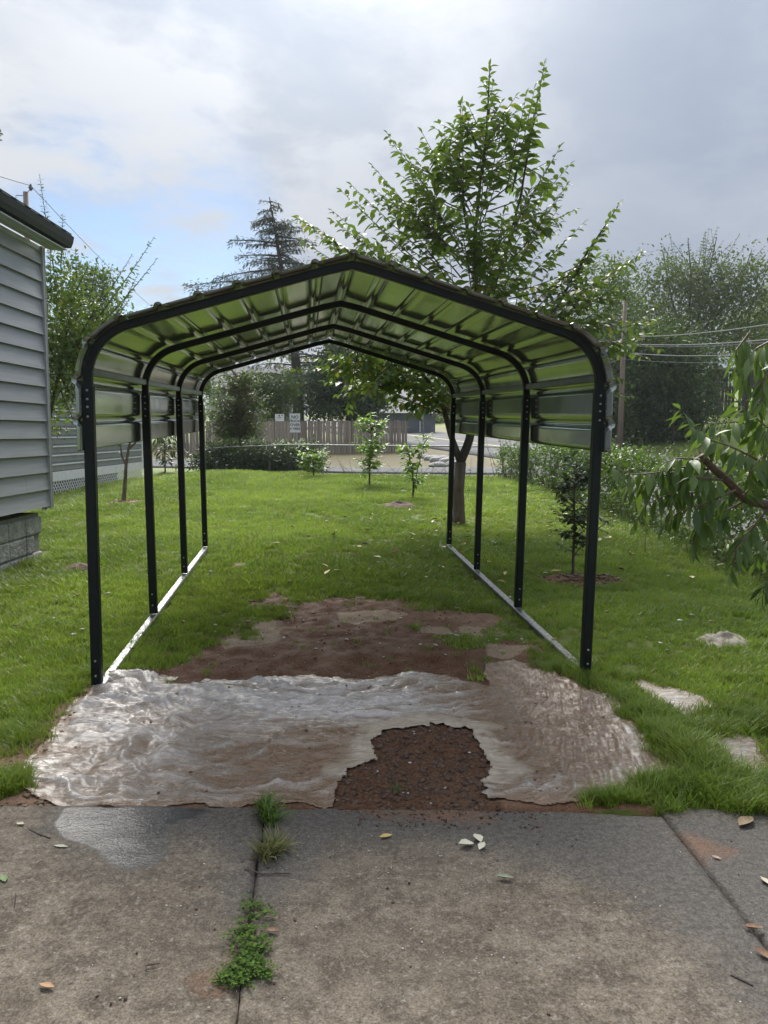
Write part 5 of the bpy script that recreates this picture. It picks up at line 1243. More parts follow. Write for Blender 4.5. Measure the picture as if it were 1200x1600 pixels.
    for (x0, y0, x1, y1) in [(84, 420, 62, 275), (95, 420, 98, 338), (110, 470, 140, 410), (140, 500, 205, 400), (150, 500, 240, 372), (155, 510, 244, 406), (165, 520, 215, 430), (150, 480, 175, 415), (140, 470, 152, 405), (120, 440, 118, 392), (80, 470, 78, 380), (150, 540, 200, 470), (100, 600, 150, 660), (95, 610, 130, 690), (130, 640, 165, 610), (90, 560, 120, 640)]:
        pts = curve(at(x0, y0, D), at(x1, y1, D + rg3.uniform(-.5, .5)), sag=-0.04, n=12); tw.tube(pts, list(np.linspace(0.012, 0.003, 12)), 4, caps=False); shoot_leaves(LV2, pts, rg3, 0.055, 0.095, start=0.12, droop=0.05, pairs=True)
    tw.build('twigs', MAT['barkdark'], root, kind='stuff').location = -b; LV2.build(root, b, 'oval', LEAF['mid'], name='shoot_leaves')
    D = 26; b = at_ground(140, D)
    crown_tree('broadleaf_tree', 'round dense tree behind the light green one at left', b, [np.array(b), at(140, 600, D), at(142, 520, D)], 0.16,
               [lobe(140, 480, D, 48, 52), lobe(120, 520, D, 40, 50), lobe(160, 530, D, 44, 50), lobe(140, 440, D, 30, 26), lobe(190, 560, D, 40, 40)], 'mid', 0.15, 520, 18, 37, 0.3)
    D = 11.0; b = at_ground(-30, D); rg4 = np.random.default_rng(4); root = empty('broadleaf_tree', b, 'leafy shoot poking up behind the grey house roof at the left edge', 'tree'); LV3 = Leaves(); tw = MB()
    pts = [np.array(b), at(-28, 500, D), at(-14, 340, D), at(-4, 270, D), at(0, 208, D)]; P, T, t = resample(pts, 0.1); mb = MB(); mb.tube(P, list(0.03 * (1 - 0.9 * t)), 6); mb.build('trunk', MAT['barkdark'], root, True).location = -b
    shoot_leaves(LV3, P, rg4, 0.045, 0.11, start=0.72, droop=0.1); LV3.build(root, b, 'oval', LEAF['dark'], name='leaves')
    # hedge on the back boundary
    D = 26.5
    hb = at_ground(400, D); root = empty('hedge', hb, 'dark green clipped hedge along the back of the lawn', 'hedge'); LV = Leaves(); rgh = np.random.default_rng(3)
    lobes = [((x, 24.2 + 2.2 * (-2.6 - x) / 3.4 + rgh.uniform(-.1, .1), tz(x, 25) + 0.42 + rgh.uniform(-.05, .05)), (0.55, 0.5, 0.50)) for x in np.linspace(-6.0, -2.4, 11)]
    clump_leaves(LV, lobes, 560, 26, 0.11, rgh, 0.14, hole=0.9); LV.build(root, hb, 'small', LEAF['dark'], name='leaves')
    LVt = Leaves()
    for k in range(70):
        x = rgh.uniform(-6.2, -2.2); s = np.array([x, 24.2 + 2.2 * (-2.6 - x) / 3.4, tz(x, 25) + 0.85]); shoot_leaves(LVt, curve(s, s + [rgh.normal(0, .15), rgh.normal(0, .2), rgh.uniform(.15, .35)], n=5), rgh, 0.05, 0.09, start=0.1, pairs=True)
    LVt.build(root, hb, 'small', LEAF['vine'], name='new_shoots')
    mb = MB()
    for x in np.linspace(-5.9, -2.5, 14): 
        y = 24.2 + 2.2 * (-2.6 - x) / 3.4; mb.tube([(x, y, gz(x, y) - .1), (x + .05, y, gz(x, y) + .35), (x + rgh.normal(0, .1), y, gz(x, y) + .8)], [.025, .02, .008], 5)
    mb.build('stems', MAT['barkdark'], root, kind='stuff').location = -hb
    # wooded horizon
    LV = Leaves(); rgf = np.random.default_rng(6); lobes = []
    for k in range(60):
        px = rgf.uniform(-700, 1900); Dk = rgf.uniform(105, 165); hgt = rgf.uniform(5, 10); c = np.array(at(px, 660, Dk)); gy = gz(c[0], Dk); lobes.append(((c[0], Dk, gy + hgt * 0.5), (rgf.uniform(5, 10), 4, hgt * 0.62)))
    clump_leaves(LV, lobes, 1500, 22, 0.9, rgf, 1.3, hole=0.9)
    P, Dd, N, S, W = LV.arrays(); rootf = None
    v0, f0 = PROTO['small']; B = basis(Dd, N); n = len(P); V = np.einsum('nij,kj->nki', B, v0) * S[:, None, None] + P[:, None]
    me = npmesh('distant_woods', V.reshape(-1, 3), (f0[None] + (np.arange(n) * len(v0))[:, None, None]).reshape(-1, 3), LEAF['far'][0], {'tint': np.repeat(rgf.random(n), len(v0))}); link('distant_woods', me, kind='stuff', label='hazy wooded horizon beyond the street')
make_far_trees()
# ================================================================ WOODEN FENCE, CHAIN LINK FENCES, SIGNS
def wooden_fence():
    A, B = np.array([-9.6, 36.4]), np.array([1.28, 40.2]); v = B - A; Ln = np.linalg.norm(v); v /= Ln; nrm_ = np.array([v[1], -v[0]]); yaw = math.atan2(v[1], v[0])
    o = Vector((A[0], A[1], gz(*A))); root = empty('wooden_fence', o, 'weathered vertical board fence across the side street', 'fence')
    rg = np.random.default_rng(12); var = []
    for k in range(5):
        b = MB(); h = 1.62; wd = 0.138; c = 0.03
        pr = [(-wd / 2, 0), (wd / 2, 0), (wd / 2, h - c), (wd / 2 - c, h), (-wd / 2 + c, h), (-wd / 2, h - c)]
        vs = [(x, y, z) for y in (-0.010, 0.010) for x, z in pr]; b.add(vs, [(5, 4, 3, 2, 1, 0), (6, 7, 8, 9, 10, 11)] + [(i, (i + 1) % 6, (i + 1) % 6 + 6, i + 6) for i in range(6)])
        var.append(b.mesh('picket', MAT['wood']))
    n = int(Ln / 0.150)
    for i in range(n):
        p = A + v * (0.075 + i * 0.150); z = gz(*p); ob = link('picket', var[i % 5], root, (p[0] - o.x, p[1] - o.y + rg.normal(0, .004), z - o.z - 0.02))
        ob.rotation_euler = (rg.normal(0, .012), rg.normal(0, .010), yaw); ob.scale = (rg.uniform(.9, 1.0), 1, rg.uniform(0.985, 1.015))
    for hz in (0.35, 1.25):
        b = MB(); pts = [(A + v * s - nrm_ * 0.035) for s in np.linspace(0, Ln, 12)]; b.sqtube([(p[0] - o.x, p[1] - o.y, gz(*p) - o.z + hz) for p in pts], 0.05, (0, 0, 1)); b.build('rail', MAT['wood'], root)
    for s in np.arange(0.1, Ln, 2.3):
        p = A + v * s - nrm_ * 0.10; b = MB(); b.box((p[0] - o.x, p[1] - o.y, gz(*p) - o.z + 0.75), (0.09, 0.09, 1.6)); b.build('post', MAT['wood'], root)
wooden_fence()
def lettering(txt, size, m, parent, loc, rot, name='lettering'):
    cu = bpy.data.curves.new(name, 'FONT'); cu.body = txt; cu.size = size; cu.align_x = 'CENTER'; cu.align_y = 'CENTER'; cu.extrude = 0.001; cu.offset = 0.004; cu.resolution_u = 2
    tmp = bpy.data.objects.new('tmp', cu); COL.objects.link(tmp); dg = bpy.context.evaluated_depsgraph_get(); me = bpy.data.meshes.new_from_object(tmp.evaluated_get(dg)); bpy.data.objects.remove(tmp); bpy.data.curves.remove(cu)
    me.materials.clear(); me.materials.append(m); o = link(name, me, parent, loc); o.rotation_euler = rot; return o
MAT['ink'] = m_simple('sign_ink', (0.02, 0.02, 0.02), (0.035, 0.035, 0.035), 5, 0.6)
def truck_sign():
    D = 34.0; c = at(461, 661, D); b = at_ground(461, D); k = D / F; w_, h_ = 17 * k, 30 * k
    root = empty('traffic_sign', b, 'white NO TRUCKS OVER 4 TIRES sign in front of the board fence', 'sign'); z = c.z - b.z
    m = MB(); m.box((0, 0.03, z / 2 + 0.1), (0.06, 0.03, z + 0.55)); m.build('post', MAT['galv'], root)
    m = MB(); m.box((0, 0, z), (w_, 0.008, h_), Matrix.Rotation(R(-1.5), 4, 'Y')); pn = m.build('panel', MAT['white'], root)
    for i, (t_, s) in enumerate((('NO', .20), ('TRUCKS', .145), ('OVER', .165), ('4 TIRES', .135))):
        lettering(t_, s, MAT['ink'], pn, (0.0, -0.007, z + h_ * (0.30 - 0.2 * i)), (R(90), 0, 0))
    m = MB()
    for sx in (-1, 1): m.box((sx * (w_ / 2 - 0.012), -0.006, z), (0.008, 0.004, h_ - 0.03))
    for sz in (-1, 1): m.box((0, -0.0062, z + sz * (h_ / 2 - 0.012)), (w_ - 0.03, 0.004, 0.008))
    m.build('border', MAT['ink'], pn)
    D = 36.2; c = at(437, 652.5, D); b = at_ground(437, D); k = D / F
    root = empty('notice_board', b, 'small white sign with black marks on top of the board fence', 'sign'); z = c.z - b.z
    m = MB(); m.box((0, 0.03, z / 2), (0.06, 0.03, z + 0.1)); m.build('post', MAT['galv'], root)
    m = MB(); m.box((0, 0, z), (14 * k, 0.01, 11 * k)); pn = m.build('panel', MAT['white'], root)
    m = MB(); m.tube([(0.0 - 0.1, -0.008, z - 0.01), (0.0, -0.008, z - 0.015), (0.09, -0.008, z + 0.02)], 0.012, 5); m.build('curved_mark', MAT['ink'], pn)
    m = MB(); m.box((-0.01, -0.007, z + 0.085), (0.06, 0.004, 0.07)); m.build('dark_mark', MAT['ink'], pn); m = MB(); m.box((0.12, -0.007, z + 0.10), (0.06, 0.004, 0.03)); m.build('dark_mark', MAT['ink'], pn)
truck_sign()
FENCE_R = [(4.06, 2.0), (4.07, 8.0), (4.07, 12.0), (3.95, 17.0), (3.3, 21.6)]
FENCE_B = [(3.3, 21.6), (0.3, 21.9), (-1.55, 22.2), (-3.6, 24.3), (-6.2, 26.2)]
def chain_fence(path, label):
    path = np.array(path); d = np.r_[0, np.cumsum(np.hypot(*np.diff(path, axis=0).T))]; Ln = d[-1]
    pt = lambda s: np.array([np.interp(s, d, path[:, 0]), np.interp(s, d, path[:, 1])])
    o = Vector((path[0, 0], path[0, 1], gz(*path[0]))); root = empty('chain_link_fence', o, label, 'fence'); hh = 0.86
    loc = lambda p, h: (p[0] - o.x, p[1] - o.y, float(tz(*p)) - o.z + h)
    for s in np.arange(0, Ln + 0.1, 2.6):
        m = MB(); p = pt(min(s, Ln)); m.tube([loc(p, -0.1), loc(p, hh + 0.02), loc(p, hh + 0.05)], [0.024, 0.024, 0.010], 8); m.build('post', MAT['galv'], root)
    m = MB(); m.tube([loc(pt(s), hh) for s in np.linspace(0, Ln, 40)], 0.019, 8); m.build('top_rail', MAT['galv'], root)
    v = []; f = []; st = 0.075; w_ = 0.0016
    for sg in (1, -1):
        for s in np.arange(0, Ln - hh, st):
            a, b = pt(s if sg > 0 else s + hh), pt(s + hh if sg > 0 else s); p, q = np.array(loc(a, 0.03)), np.array(loc(b, hh)); k = len(v)
            for c in (p, q):
                for e in ((w_, 0, -w_), (-w_, w_, -w_), (0, -w_, w_)): v.append(c + np.array(e))
            f += [(k, k + 1, k + 4, k + 3), (k + 1, k + 2, k + 5, k + 4), (k + 2, k, k + 3, k + 5)]
    link('wire_mesh', npmesh('wire_mesh', v, f, MAT['galv'], smooth=False), root, kind='stuff')
    return pt, Ln
ptR, LR = chain_fence(FENCE_R, 'low chain link fence smothered in vines along the right side of the lawn')
ptB, LB = chain_fence(FENCE_B, 'low bare chain link fence across the far end of the lawn')
def vines():
    rg = np.random.default_rng(40); LV = Leaves(); tw = MB()
    n = 3600
    for k in range(n):
        s = LR * rg.random() ** 0.85 if True else 0; p = ptR(s); far = s / LR; z = float(tz(*p)); hgt = 0.95 if far < 0.85 else 0.7
        dens = vnoise(np.array([s]), np.array([0.0]), 0.8, 3, 3)[0]
        if rg.random() > (1.0 if far < 0.80 else 0.45) * (0.78 + 0.5 * dens): continue
        top = rg.random() < 0.35; h = (hgt + rg.normal(0.02, 0.07)) if top else hgt * rg.random() ** 0.75
        if not top and rg.random() < 0.30: continue
        m = 13; q = np.array([p[0] + rg.normal(0, 0.10), p[1], z + h]); sz = 0.062 + 0.03 * far
        LV.add(q + rg.normal(0, 0.085, (m, 3)) * [1, 1.2, .8], rg.normal(0, 1, (m, 3)) + [-0.3, -0.3, -0.3], rg.normal(0, .6, (m, 3)) + [-.3, -.3, .7], sz * rg.uniform(.6, 1.2, m))
    for k in range(150):
        s = LR * rg.random(); p = ptR(s); z = float(tz(*p)); a = np.array([p[0], p[1], z + 0.85]); L_ = rg.uniform(.15, .5); e = a + np.array([rg.normal(0, .22), rg.normal(0, .25), L_])
        pts = curve(a, e, sag=rg.uniform(0, .35), n=7); tw.tube(pts, list(np.linspace(.004, .0015, 7)), 4, caps=False); shoot_leaves(LV, pts, rg, 0.06, 0.055, start=0.2, pairs=True)
    # weeds at the fence foot
    for k in range(260):
        s = LR * rg.random(); p = ptR(s); q = np.array([p[0] - abs(rg.normal(0.1, .15)), p[1], float(tz(*p))]); e = q + [rg.normal(0, .12), rg.normal(0, .12), rg.uniform(.2, .55)]
        pts = curve(q, e, sag=rg.uniform(-.1, .1), n=6); tw.tube(pts, list(np.linspace(.004, .0015, 6)), 4, caps=False); shoot_leaves(LV, pts, rg, 0.045, 0.07, start=0.1)
    P, D, N, S, W = LV.arrays(); v0, f0 = PROTO['small']; B = basis(D, N); n = len(P); V = np.einsum('nij,kj->nki', B, v0) * S[:, None, None] + P[:, None]
    link('fence_vines', npmesh('fence_vines', V.reshape(-1, 3), (f0[None] + (np.arange(n) * len(v0))[:, None, None]).reshape(-1, 3), LEAF['vine'][0], {'tint': np.repeat(rg.random(n), len(v0))}), kind='stuff', label='tangle of green vines over the chain link fence')
    tw.build('vine_stems', MAT['twig'], kind='stuff', label='thin vine stems rising from the chain link fence')
    # thin brush at the far corner and along the bare fence
    rgb = np.random.default_rng(41); LV = Leaves(); tw = MB()
    for k in range(170):
        if k < 110: s = LR * rgb.uniform(.72, 1.0); p = ptR(s)
        else: s = LB * rgb.uniform(0, .5); p = ptB(s)
        q = np.array([p[0] + rgb.normal(0, .15), p[1] + rgb.normal(0, .15), float(tz(*p))]); e = q + [rgb.normal(0, .25), rgb.normal(0, .25), rgb.uniform(.3, 1.35) if k < 110 else rgb.uniform(.15, .5)]
        pts = curve(q, e, sag=rgb.uniform(-.1, .1), n=7); tw.tube(pts, list(np.linspace(.006, .002, 7)), 4, caps=False); shoot_leaves(LV, pts, rgb, 0.09, 0.07, start=0.2)
    P, D, N, S, W = LV.arrays(); B = basis(D, N); n = len(P); V = np.einsum('nij,kj->nki', B, v0) * S[:, None, None] + P[:, None]
    link('fence_brush', npmesh('fence_brush', V.reshape(-1, 3), (f0[None] + (np.arange(n) * len(v0))[:, None, None]).reshape(-1, 3), LEAF['olive'][0], {'tint': np.repeat(rgb.random(n), len(v0))}), kind='stuff', label='thin weedy brush at the far corner of the fence')
    tw.build('brush_stems', MAT['barkdark'], kind='stuff', label='thin brown weed stems at the far corner of the fence')
vines()

# ================================================================ POLES, WIRES, STREET SIGN, FAR BUILDINGS
def poles():
    b = G(968, 706); D = b.y; t_ = at(977, 470, D)
    root = empty('utility_pole', b, 'bare brown wooden utility pole on the grass bank across the street', 'utility pole'); s = lambda p: Vector(p) - b
    m = MB(); top = s(t_); m.tube([(0, 0, -.3), (top.x * .5, 0, top.z * .5), tuple(top)], [0.165, 0.135, 0.105], 10); m.build('pole', MAT['pole'], root, True)
    for py in (526, 537, 551, 561):
        c = s(at(976, py, D)); m = MB(); m.tube([c + Vector((-.06, -.16, -.05)), c + Vector((-.06, -.16, .08))], [.05, .035], 8); m.build('insulator', MAT['galv'], root)
    m = MB(); c = s(at(975, 505, D)); m.box(c + Vector((0.0, -.13, -.3)), (0.05, 0.05, 0.8)); m.build('conduit', MAT['galv'], root)
    for (py, ex, ey, ED, rad, lb) in [(526, 1330, 483, 27, .022, 'topmost cable running right from the brown utility pole'), (537, 1330, 514, 27, .028, 'second cable below the topmost one right of the brown utility pole'), (539.5, 1330, 519, 27, .020, 'thin cable hugging the second one right of the brown utility pole'),
                                     (551, 1330, 540, 27, .024, 'lowest thick cable running right from the brown utility pole'), (561, 1330, 552, 27, .010, 'thinnest, lowest wire running right from the brown utility pole')]:
        p, q = at(977, py, D - .2), at(ex, ey, ED); pts = [p.lerp(q, k / 16) - Vector((0, 0, 1.0 * (k / 16) * (1 - k / 16))) for k in range(17)]
        m = MB(); m.tube([x - p for x in pts], rad, 6); m.build('power_line', MAT['wire'], loc=p, label=lb, cat='cable', group='cables right of the brown utility pole')
    for (py, ex, ey, lb) in [(551, 700, 640, 'upper cable running down left from the brown utility pole'), (558, 690, 655, 'lower cable running down left from the brown utility pole')]:
        p, q = at(976, py, D - .2), at(ex, ey, 75); pts = [p.lerp(q, k / 12) - Vector((0, 0, 1.2 * (k / 12) * (1 - k / 12))) for k in range(13)]
        m = MB(); m.tube([x - p for x in pts], .016, 5); m.build('power_line', MAT['wire'], loc=p, label=lb, cat='cable', group='cables left of the brown utility pole')
    # pole behind the grey house roof
    D = 24.0; t_ = at(40, 300, D); b = Vector((t_.x, D, gz(t_.x, D)))
    root = empty('utility_pole', b, 'pole top with bracket and insulator above the grey house roof', 'utility pole'); s = lambda p: Vector(p) - b
    m = MB(); m.tube([(0, 0, -.3), tuple(s(t_))], [.12, .075], 10); m.build('pole', MAT['pole'], root, True)
    ins = s(at(48, 293, D)); m = MB(); m.tube([s(at(41, 303, D)), s(at(46, 297, D))], .012, 6); m.build('bracket', MAT['wiredark'], root); m = MB(); m.tube([ins + Vector((0, 0, -.09)), ins, ins + Vector((0, 0, .02)), ins + Vector((0, 0, .10))], [.03, .075, .05, .02], 8); m.build('insulator', MAT['wiredark'], root)
    m = MB(); m.tube([s(at(40, 306, D)), s(at(25, 305, D)), s(at(25, 313, D))], .012, 6); m.build('bracket', MAT['wiredark'], root)
    def wire(pp, lb, r_=.011, sag=.4):
        P = [at(*p) for p in pp]; m = MB(); out = []
        for i in range(len(P) - 1):
            for k in range(10): u = k / 10; out.append(P[i].lerp(P[i + 1], u) - Vector((0, 0, sag * u * (1 - u))))
        out.append(P[-1]); m.tube([x - P[0] for x in out], r_, 5); m.build('power_line', MAT['wiredark'], loc=P[0], label=lb, cat='wire', group='wires behind the grey house')
    wire([(-60, 255, 24), (48, 290, 24)], 'wire from the left edge to the insulator above the grey house roof', sag=.1)
    wire([(48, 290, 24), (240, 482, 52)], 'wire sloping down from the insulator to behind the carport roof', sag=.6)
    wire([(40, 330, 24), (215, 488, 52)], 'lower sloping wire under the house eave, behind the carport roof', sag=.6, r_=.009)
poles()
def street_sign():
    D = 38.5; b = at_ground(662, D); root = empty('street_sign', b, 'street name sign with two green blades at the corner beyond the fence', 'sign'); s = lambda px, py: Vector(at(px, py, D)) - b
    m = MB(); m.tube([(0, 0, -.2), s(661, 640)], .03, 8); m.build('post', MAT['galv'], root)
    gm = m_simple('sign_green', (0.03, 0.13, 0.08), (0.05, 0.17, 0.11), 4, 0.45)
    c = s(661, 641); m = MB(); m.box(c, (0.75, 0.02, 0.16)); m.build('sign_blade', gm, root); c = s(660, 646); m = MB(); m.box(c, (0.02, 0.7, 0.15), Matrix.Rotation(R(35), 4, 'Z')); m.build('sign_blade', gm, root)
    D = 60; b = at_ground(656, D); root = empty('mailbox', b, 'small white mailbox on a post across the street', 'mailbox'); m = MB(); m.box((0, 0, .5), (.1, .1, 1.1)); m.build('post', MAT['white'], root)
    m = MB(); z = 1.2; v = []
    for y in (-.28, .28):
        for k in range(9): a = math.pi * k / 8; v.append((.16 * math.cos(a) * 1.0, y, z + .12 * math.sin(a)))
        v += [(-.16, y, z - .14), (.16, y, z - .14)]
    n = 11; m.add(v, [tuple(range(n))[::-1], tuple(range(n, 2 * n))] + [(i, (i + 1) % n, (i + 1) % n + n, i + n) for i in range(n)]); m.build('box', MAT['white'], root)
street_sign()
def gable_house(name, label, cx, cy, w_, d_, h_, rise, wallm, roofm, yaw, windows=(), cat='house', zoff=0.0):
    z0 = gz(cx, cy) + zoff; o = Vector((cx, cy, z0)); root = empty(name, o, label, cat, rz=yaw)
    m = MB(); v = [(-w_ / 2, -d_ / 2, -1), (w_ / 2, -d_ / 2, -1), (w_ / 2, d_ / 2, -1), (-w_ / 2, d_ / 2, -1), (-w_ / 2, -d_ / 2, h_), (w_ / 2, -d_ / 2, h_), (w_ / 2, d_ / 2, h_), (-w_ / 2, d_ / 2, h_), (-w_ / 2, 0, h_ + rise), (w_ / 2, 0, h_ + rise)]
    m.add(v, [(0, 1, 5, 4), (1, 2, 6, 9, 5), (2, 3, 7, 6), (3, 0, 4, 8, 7)]); m.build('wall', wallm, root)
    for sg in (-1, 1):
        m = MB(); e = .4; y1 = sg * (d_ / 2 + e); z1 = h_ - rise * e / (d_ / 2); t_ = .12
        m.add([(-w_ / 2 - e, 0, h_ + rise + .02), (w_ / 2 + e, 0, h_ + rise + .02), (w_ / 2 + e, y1, z1 + .02), (-w_ / 2 - e, y1, z1 + .02), (-w_ / 2 - e, 0, h_ + rise + t_), (w_ / 2 + e, 0, h_ + rise + t_), (w_ / 2 + e, y1, z1 + t_), (-w_ / 2 - e, y1, z1 + t_)],
              [(0, 1, 2, 3), (7, 6, 5, 4), (0, 4, 5, 1), (1, 5, 6, 2), (2, 6, 7, 3), (3, 7, 4, 0)]); m.build('roof', roofm, root)
    dk = MAT['winglass']
    for (x, z, ww, wh) in windows:
        m = MB(); m.box((x, -d_ / 2 - .02, z), (ww + .2, .06, wh + .2)); fr = m.build('window', MAT['white'], root); m = MB(); m.box((x, -d_ / 2 - .055, z), (ww, .02, wh)); m.build('pane', dk, fr)
    return root
MAT['offwhite'] = m_simple('offwhite_wall', (0.30, 0.31, 0.315), (0.36, 0.37, 0.375), 3, 0.8)
MAT['winglass'] = m_simple('window_glass', (0.02, 0.025, 0.03), (0.03, 0.035, 0.04), 2, 0.1)
MAT['redbrick'] = m_simple('red_brick', (0.20, 0.065, 0.045), (0.29, 0.10, 0.07), 3, 0.85)
MAT['greyroof'] = m_simple('grey_roof', (0.10, 0.105, 0.115), (0.15, 0.155, 0.165), 3, 0.8)
MAT['paleroof'] = m_simple('pale_roof', (0.30, 0.31, 0.33), (0.38, 0.39, 0.41), 3, 0.6)
MAT['bluegrey'] = m_simple('bluegrey_wall', (0.16, 0.18, 0.20), (0.20, 0.22, 0.24), 3, 0.8)
p = at(672, 640, 88); gable_house('brick_house', 'red brick house far across the street, behind the street sign', p.x, 88, 6.5, 6, p.z + 1.0 - gz(p.x, 88), 1.2, MAT['redbrick'], MAT['greyroof'], -.25, [(-1.5, .8, 1, 1.1), (1.5, .8, 1, 1.1)])
p = at(612, 650, 62); gable_house('blue_grey_house', 'low blue grey house with dark roof over the end of the board fence', p.x, 62, 5.5, 5, p.z - gz(p.x, 62) + 0.2, .9, MAT['bluegrey'], MAT['greyroof'], .3)
p = at(395, 615, 56); gable_house('white_house', 'white house glimpsed through the trees left of the conifer trunk', p.x - .3, 56, 5.0, 6, p.z + .2 - gz(p.x, 56), 1.6, MAT['offwhite'], MAT['greyroof'], .32, [(-1.5, p.z - gz(p.x, 56) - 1.2, 1, 1.2), (1.3, p.z - gz(p.x, 56) - 1.2, 1, 1.2)])
def shed():
    D = 60.0; b = at_ground(1147, D); b.z = at(1147, 646, D).z; k = D / F
    root = empty('wooden_shed', b, 'dark plank shed with light showing between its boards on the bank at right', 'shed'); w_ = 92 * k; z1 = 40 * k; z2 = 66 * k; rg = np.random.default_rng(8); dp = 3.0
    m = MB(); m.box((0, dp / 2, -.6), (w_ + .2, dp + .2, 1.3)); m.build('base', MAT['darkwood'], root)
    n = 17; bw = w_ / n
    for i in range(n):
        if i in (2, 8, 12): continue
        m = MB(); m.box((-w_ / 2 + bw * (i + .5), rg.normal(0, .01), z1 / 2), (bw - .04, .03, z1 - .01)); m.build('plank', MAT['darkwood'], root)
    for i in range(9):
        if i in (3,): continue
        m = MB(); m.box((-w_ / 2 + w_ / 9 * (i + .5), .01, (z1 + z2) / 2 + .02), (w_ / 9 - .03, .03, z2 - z1 - .1)); m.build('plank', MAT['darkwood'], root)
    for x in (-w_ / 2, -w_ / 6, w_ / 6, w_ / 2):
        for y in (.08, dp): m = MB(); m.box((x, y, z2 / 2), (.14, .12, z2)); m.build('post', MAT['darkwood'], root)
    for z in (.12, z1 * .45, z1, z2): m = MB(); m.box((0, .05, z), (w_ + .15, .07, .12)); m.build('beam', MAT['darkwood'], root)
    m = MB(); m.box((0, dp / 2, z2 + .22), (w_ + .9, dp + .9, .10), Matrix.Rotation(R(4), 4, 'X')); m.build('roof', MAT['paleroof'], root)
shed()
b = at_ground(540, 70)
# low hedge and slope across the street
def far_hedge():
    rg = np.random.default_rng(51); D = 72; b = at_ground(690, D); root = empty('hedge', b, 'pale green hedge on the far side of the street behind the tree trunk', 'hedge'); LV = Leaves()
    clump_leaves(LV, [lobe(px, 655, D, 14, 12, 12) for px in range(672, 760, 14)], 260, 20, .22, rg, .3, hole=.9); LV.build(root, b, 'small', LEAF['yellowgreen'], name='leaves')
far_hedge()
def stones():
    rg = np.random.default_rng(52); mt = m_simple('white_stone', (0.32, 0.315, 0.30), (0.45, 0.44, 0.42), 6, 0.85, .4)
    for k, (px, py, s) in enumerate([(690, 722, .42), (702, 724, .40), (676, 719, .34), (712, 728, .34), (684, 729, .3), (662, 716, .28)]):
        p = G(px, py); bm = bmesh.new(); bmesh.ops.create_icosphere(bm, subdivisions=2, radius=1)
        for v in bm.verts: v.co = Vector((v.co.x * s * rg.uniform(.95, 1.05) * 1.3, v.co.y * s, v.co.z * s * .5)) * (1 + .18 * mnoise.noise(v.co * 1.7 + Vector((k * 3, 0, 0))))
        me = bpy.data.meshes.new('boulder'); bm.to_mesh(me); bm.free(); me.materials.append(mt)
        link('boulder', me, loc=p + Vector((0, 0, s * .2)), label=['largest whitish boulder in the middle of the group on the corner verge', 'broad whitish boulder just right of the largest one on the corner verge', 'middle sized whitish boulder left of the largest one on the corner verge', 'rightmost whitish boulder of the group on the corner verge', 'lowest small whitish boulder, nearest the fence on the corner verge', 'smallest leftmost whitish boulder of the group on the corner verge'][k], cat='boulder', group='whitish boulders at the street corner')
stones()

# ================================================================ HAZE
def haze():
    me = bpy.data.meshes.new('haze'); mb = MB(); mb.box((0, 100, 13), (480, 340, 30)); hm = bpy.data.materials.new('haze'); hm.use_nodes = True; nt = hm.node_tree; nt.nodes.clear()
    v = nt.nodes.new('ShaderNodeVolumePrincipled'); v.inputs['Color'].default_value = (0.86, 0.90, 0.95, 1); v.inputs['Density'].default_value = 0.0004; v.inputs['Anisotropy'].default_value = 0.3
    out = nt.nodes.new('ShaderNodeOutputMaterial'); nt.links.new(v.outputs[0], out.inputs['Volume']); mb.build('haze', hm, kind='stuff', label='thin damp haze in the air')
haze()

# ================================================================ GRASS
def blade_mesh(name, rg, n, hmin, hmax, spread, width, lean, m, thick=3):
    V = []; Fq = []; at_ = []
    for k in range(n):
        h = rg.uniform(hmin, hmax); a = rg.uniform(0, 6.283); r_ = spread * math.sqrt(rg.random()); b = rg.uniform(0, 6.283)
        base = np.array([r_ * math.cos(a), r_ * math.sin(a), -0.006]); dr = np.array([math.cos(b), math.sin(b), 0]); sd_ = np.array([-math.sin(b), math.cos(b), 0]); ln = lean * rg.uniform(.3, 1.25) * h; w_ = width * rg.uniform(.7, 1.3); o = len(V)
        for i in range(thick):
            t = i / thick; p = base + dr * ln * t * t + np.array([0, 0, h * (t - .18 * lean * t * t)]); ww = w_ * (1 - t ** 1.6 * .75) / 2
            V += [p - sd_ * ww, p + sd_ * ww]; at_ += [t, t]
        V.append(base + dr * ln + np.array([0, 0, h * (1 - .18 * lean)])); at_.append(1)
        for i in range(thick - 1):
            c = o + 2 * i; Fq += [(c, c + 1, c + 3), (c, c + 3, c + 2)]
        c = o + 2 * (thick - 1); Fq.append((c, c + 1, c + 2))
    return npmesh(name, V, Fq, m, {'up': at_})
def grass_mat():
    t = NT('grass_blades'); tint = t.attr('tint', 'INSTANCER'); r_ = t.rnd()
    c = t.mix(tint, (0.125, 0.21, 0.018), (0.32, 0.43, 0.048)); c = t.mix(t.step(r_, 0.72, 1.0, 0, .75), c, (0.23, 0.21, 0.07)); c = t.mix(t.step(r_, 0.12, 0.0, 0, .7), c, (0.035, 0.075, 0.02))
    t.set('Base Color', c); t.set('Roughness', 0.38); t.set('Specular IOR Level', 0.45)
    tr = t.n('ShaderNodeBsdfTranslucent'); t.l(t.mix(.4, c, (0.28, 0.42, 0.04)), tr.inputs[0]); mx = t.n('ShaderNodeMixShader'); mx.inputs[0].default_value = .42
    t.l(t.p.outputs[0], mx.inputs[1]); t.l(tr.outputs[0], mx.inputs[2]); t.l(mx.outputs[0], t.out.inputs[0]); return t.m
MAT['grass'] = grass_mat()
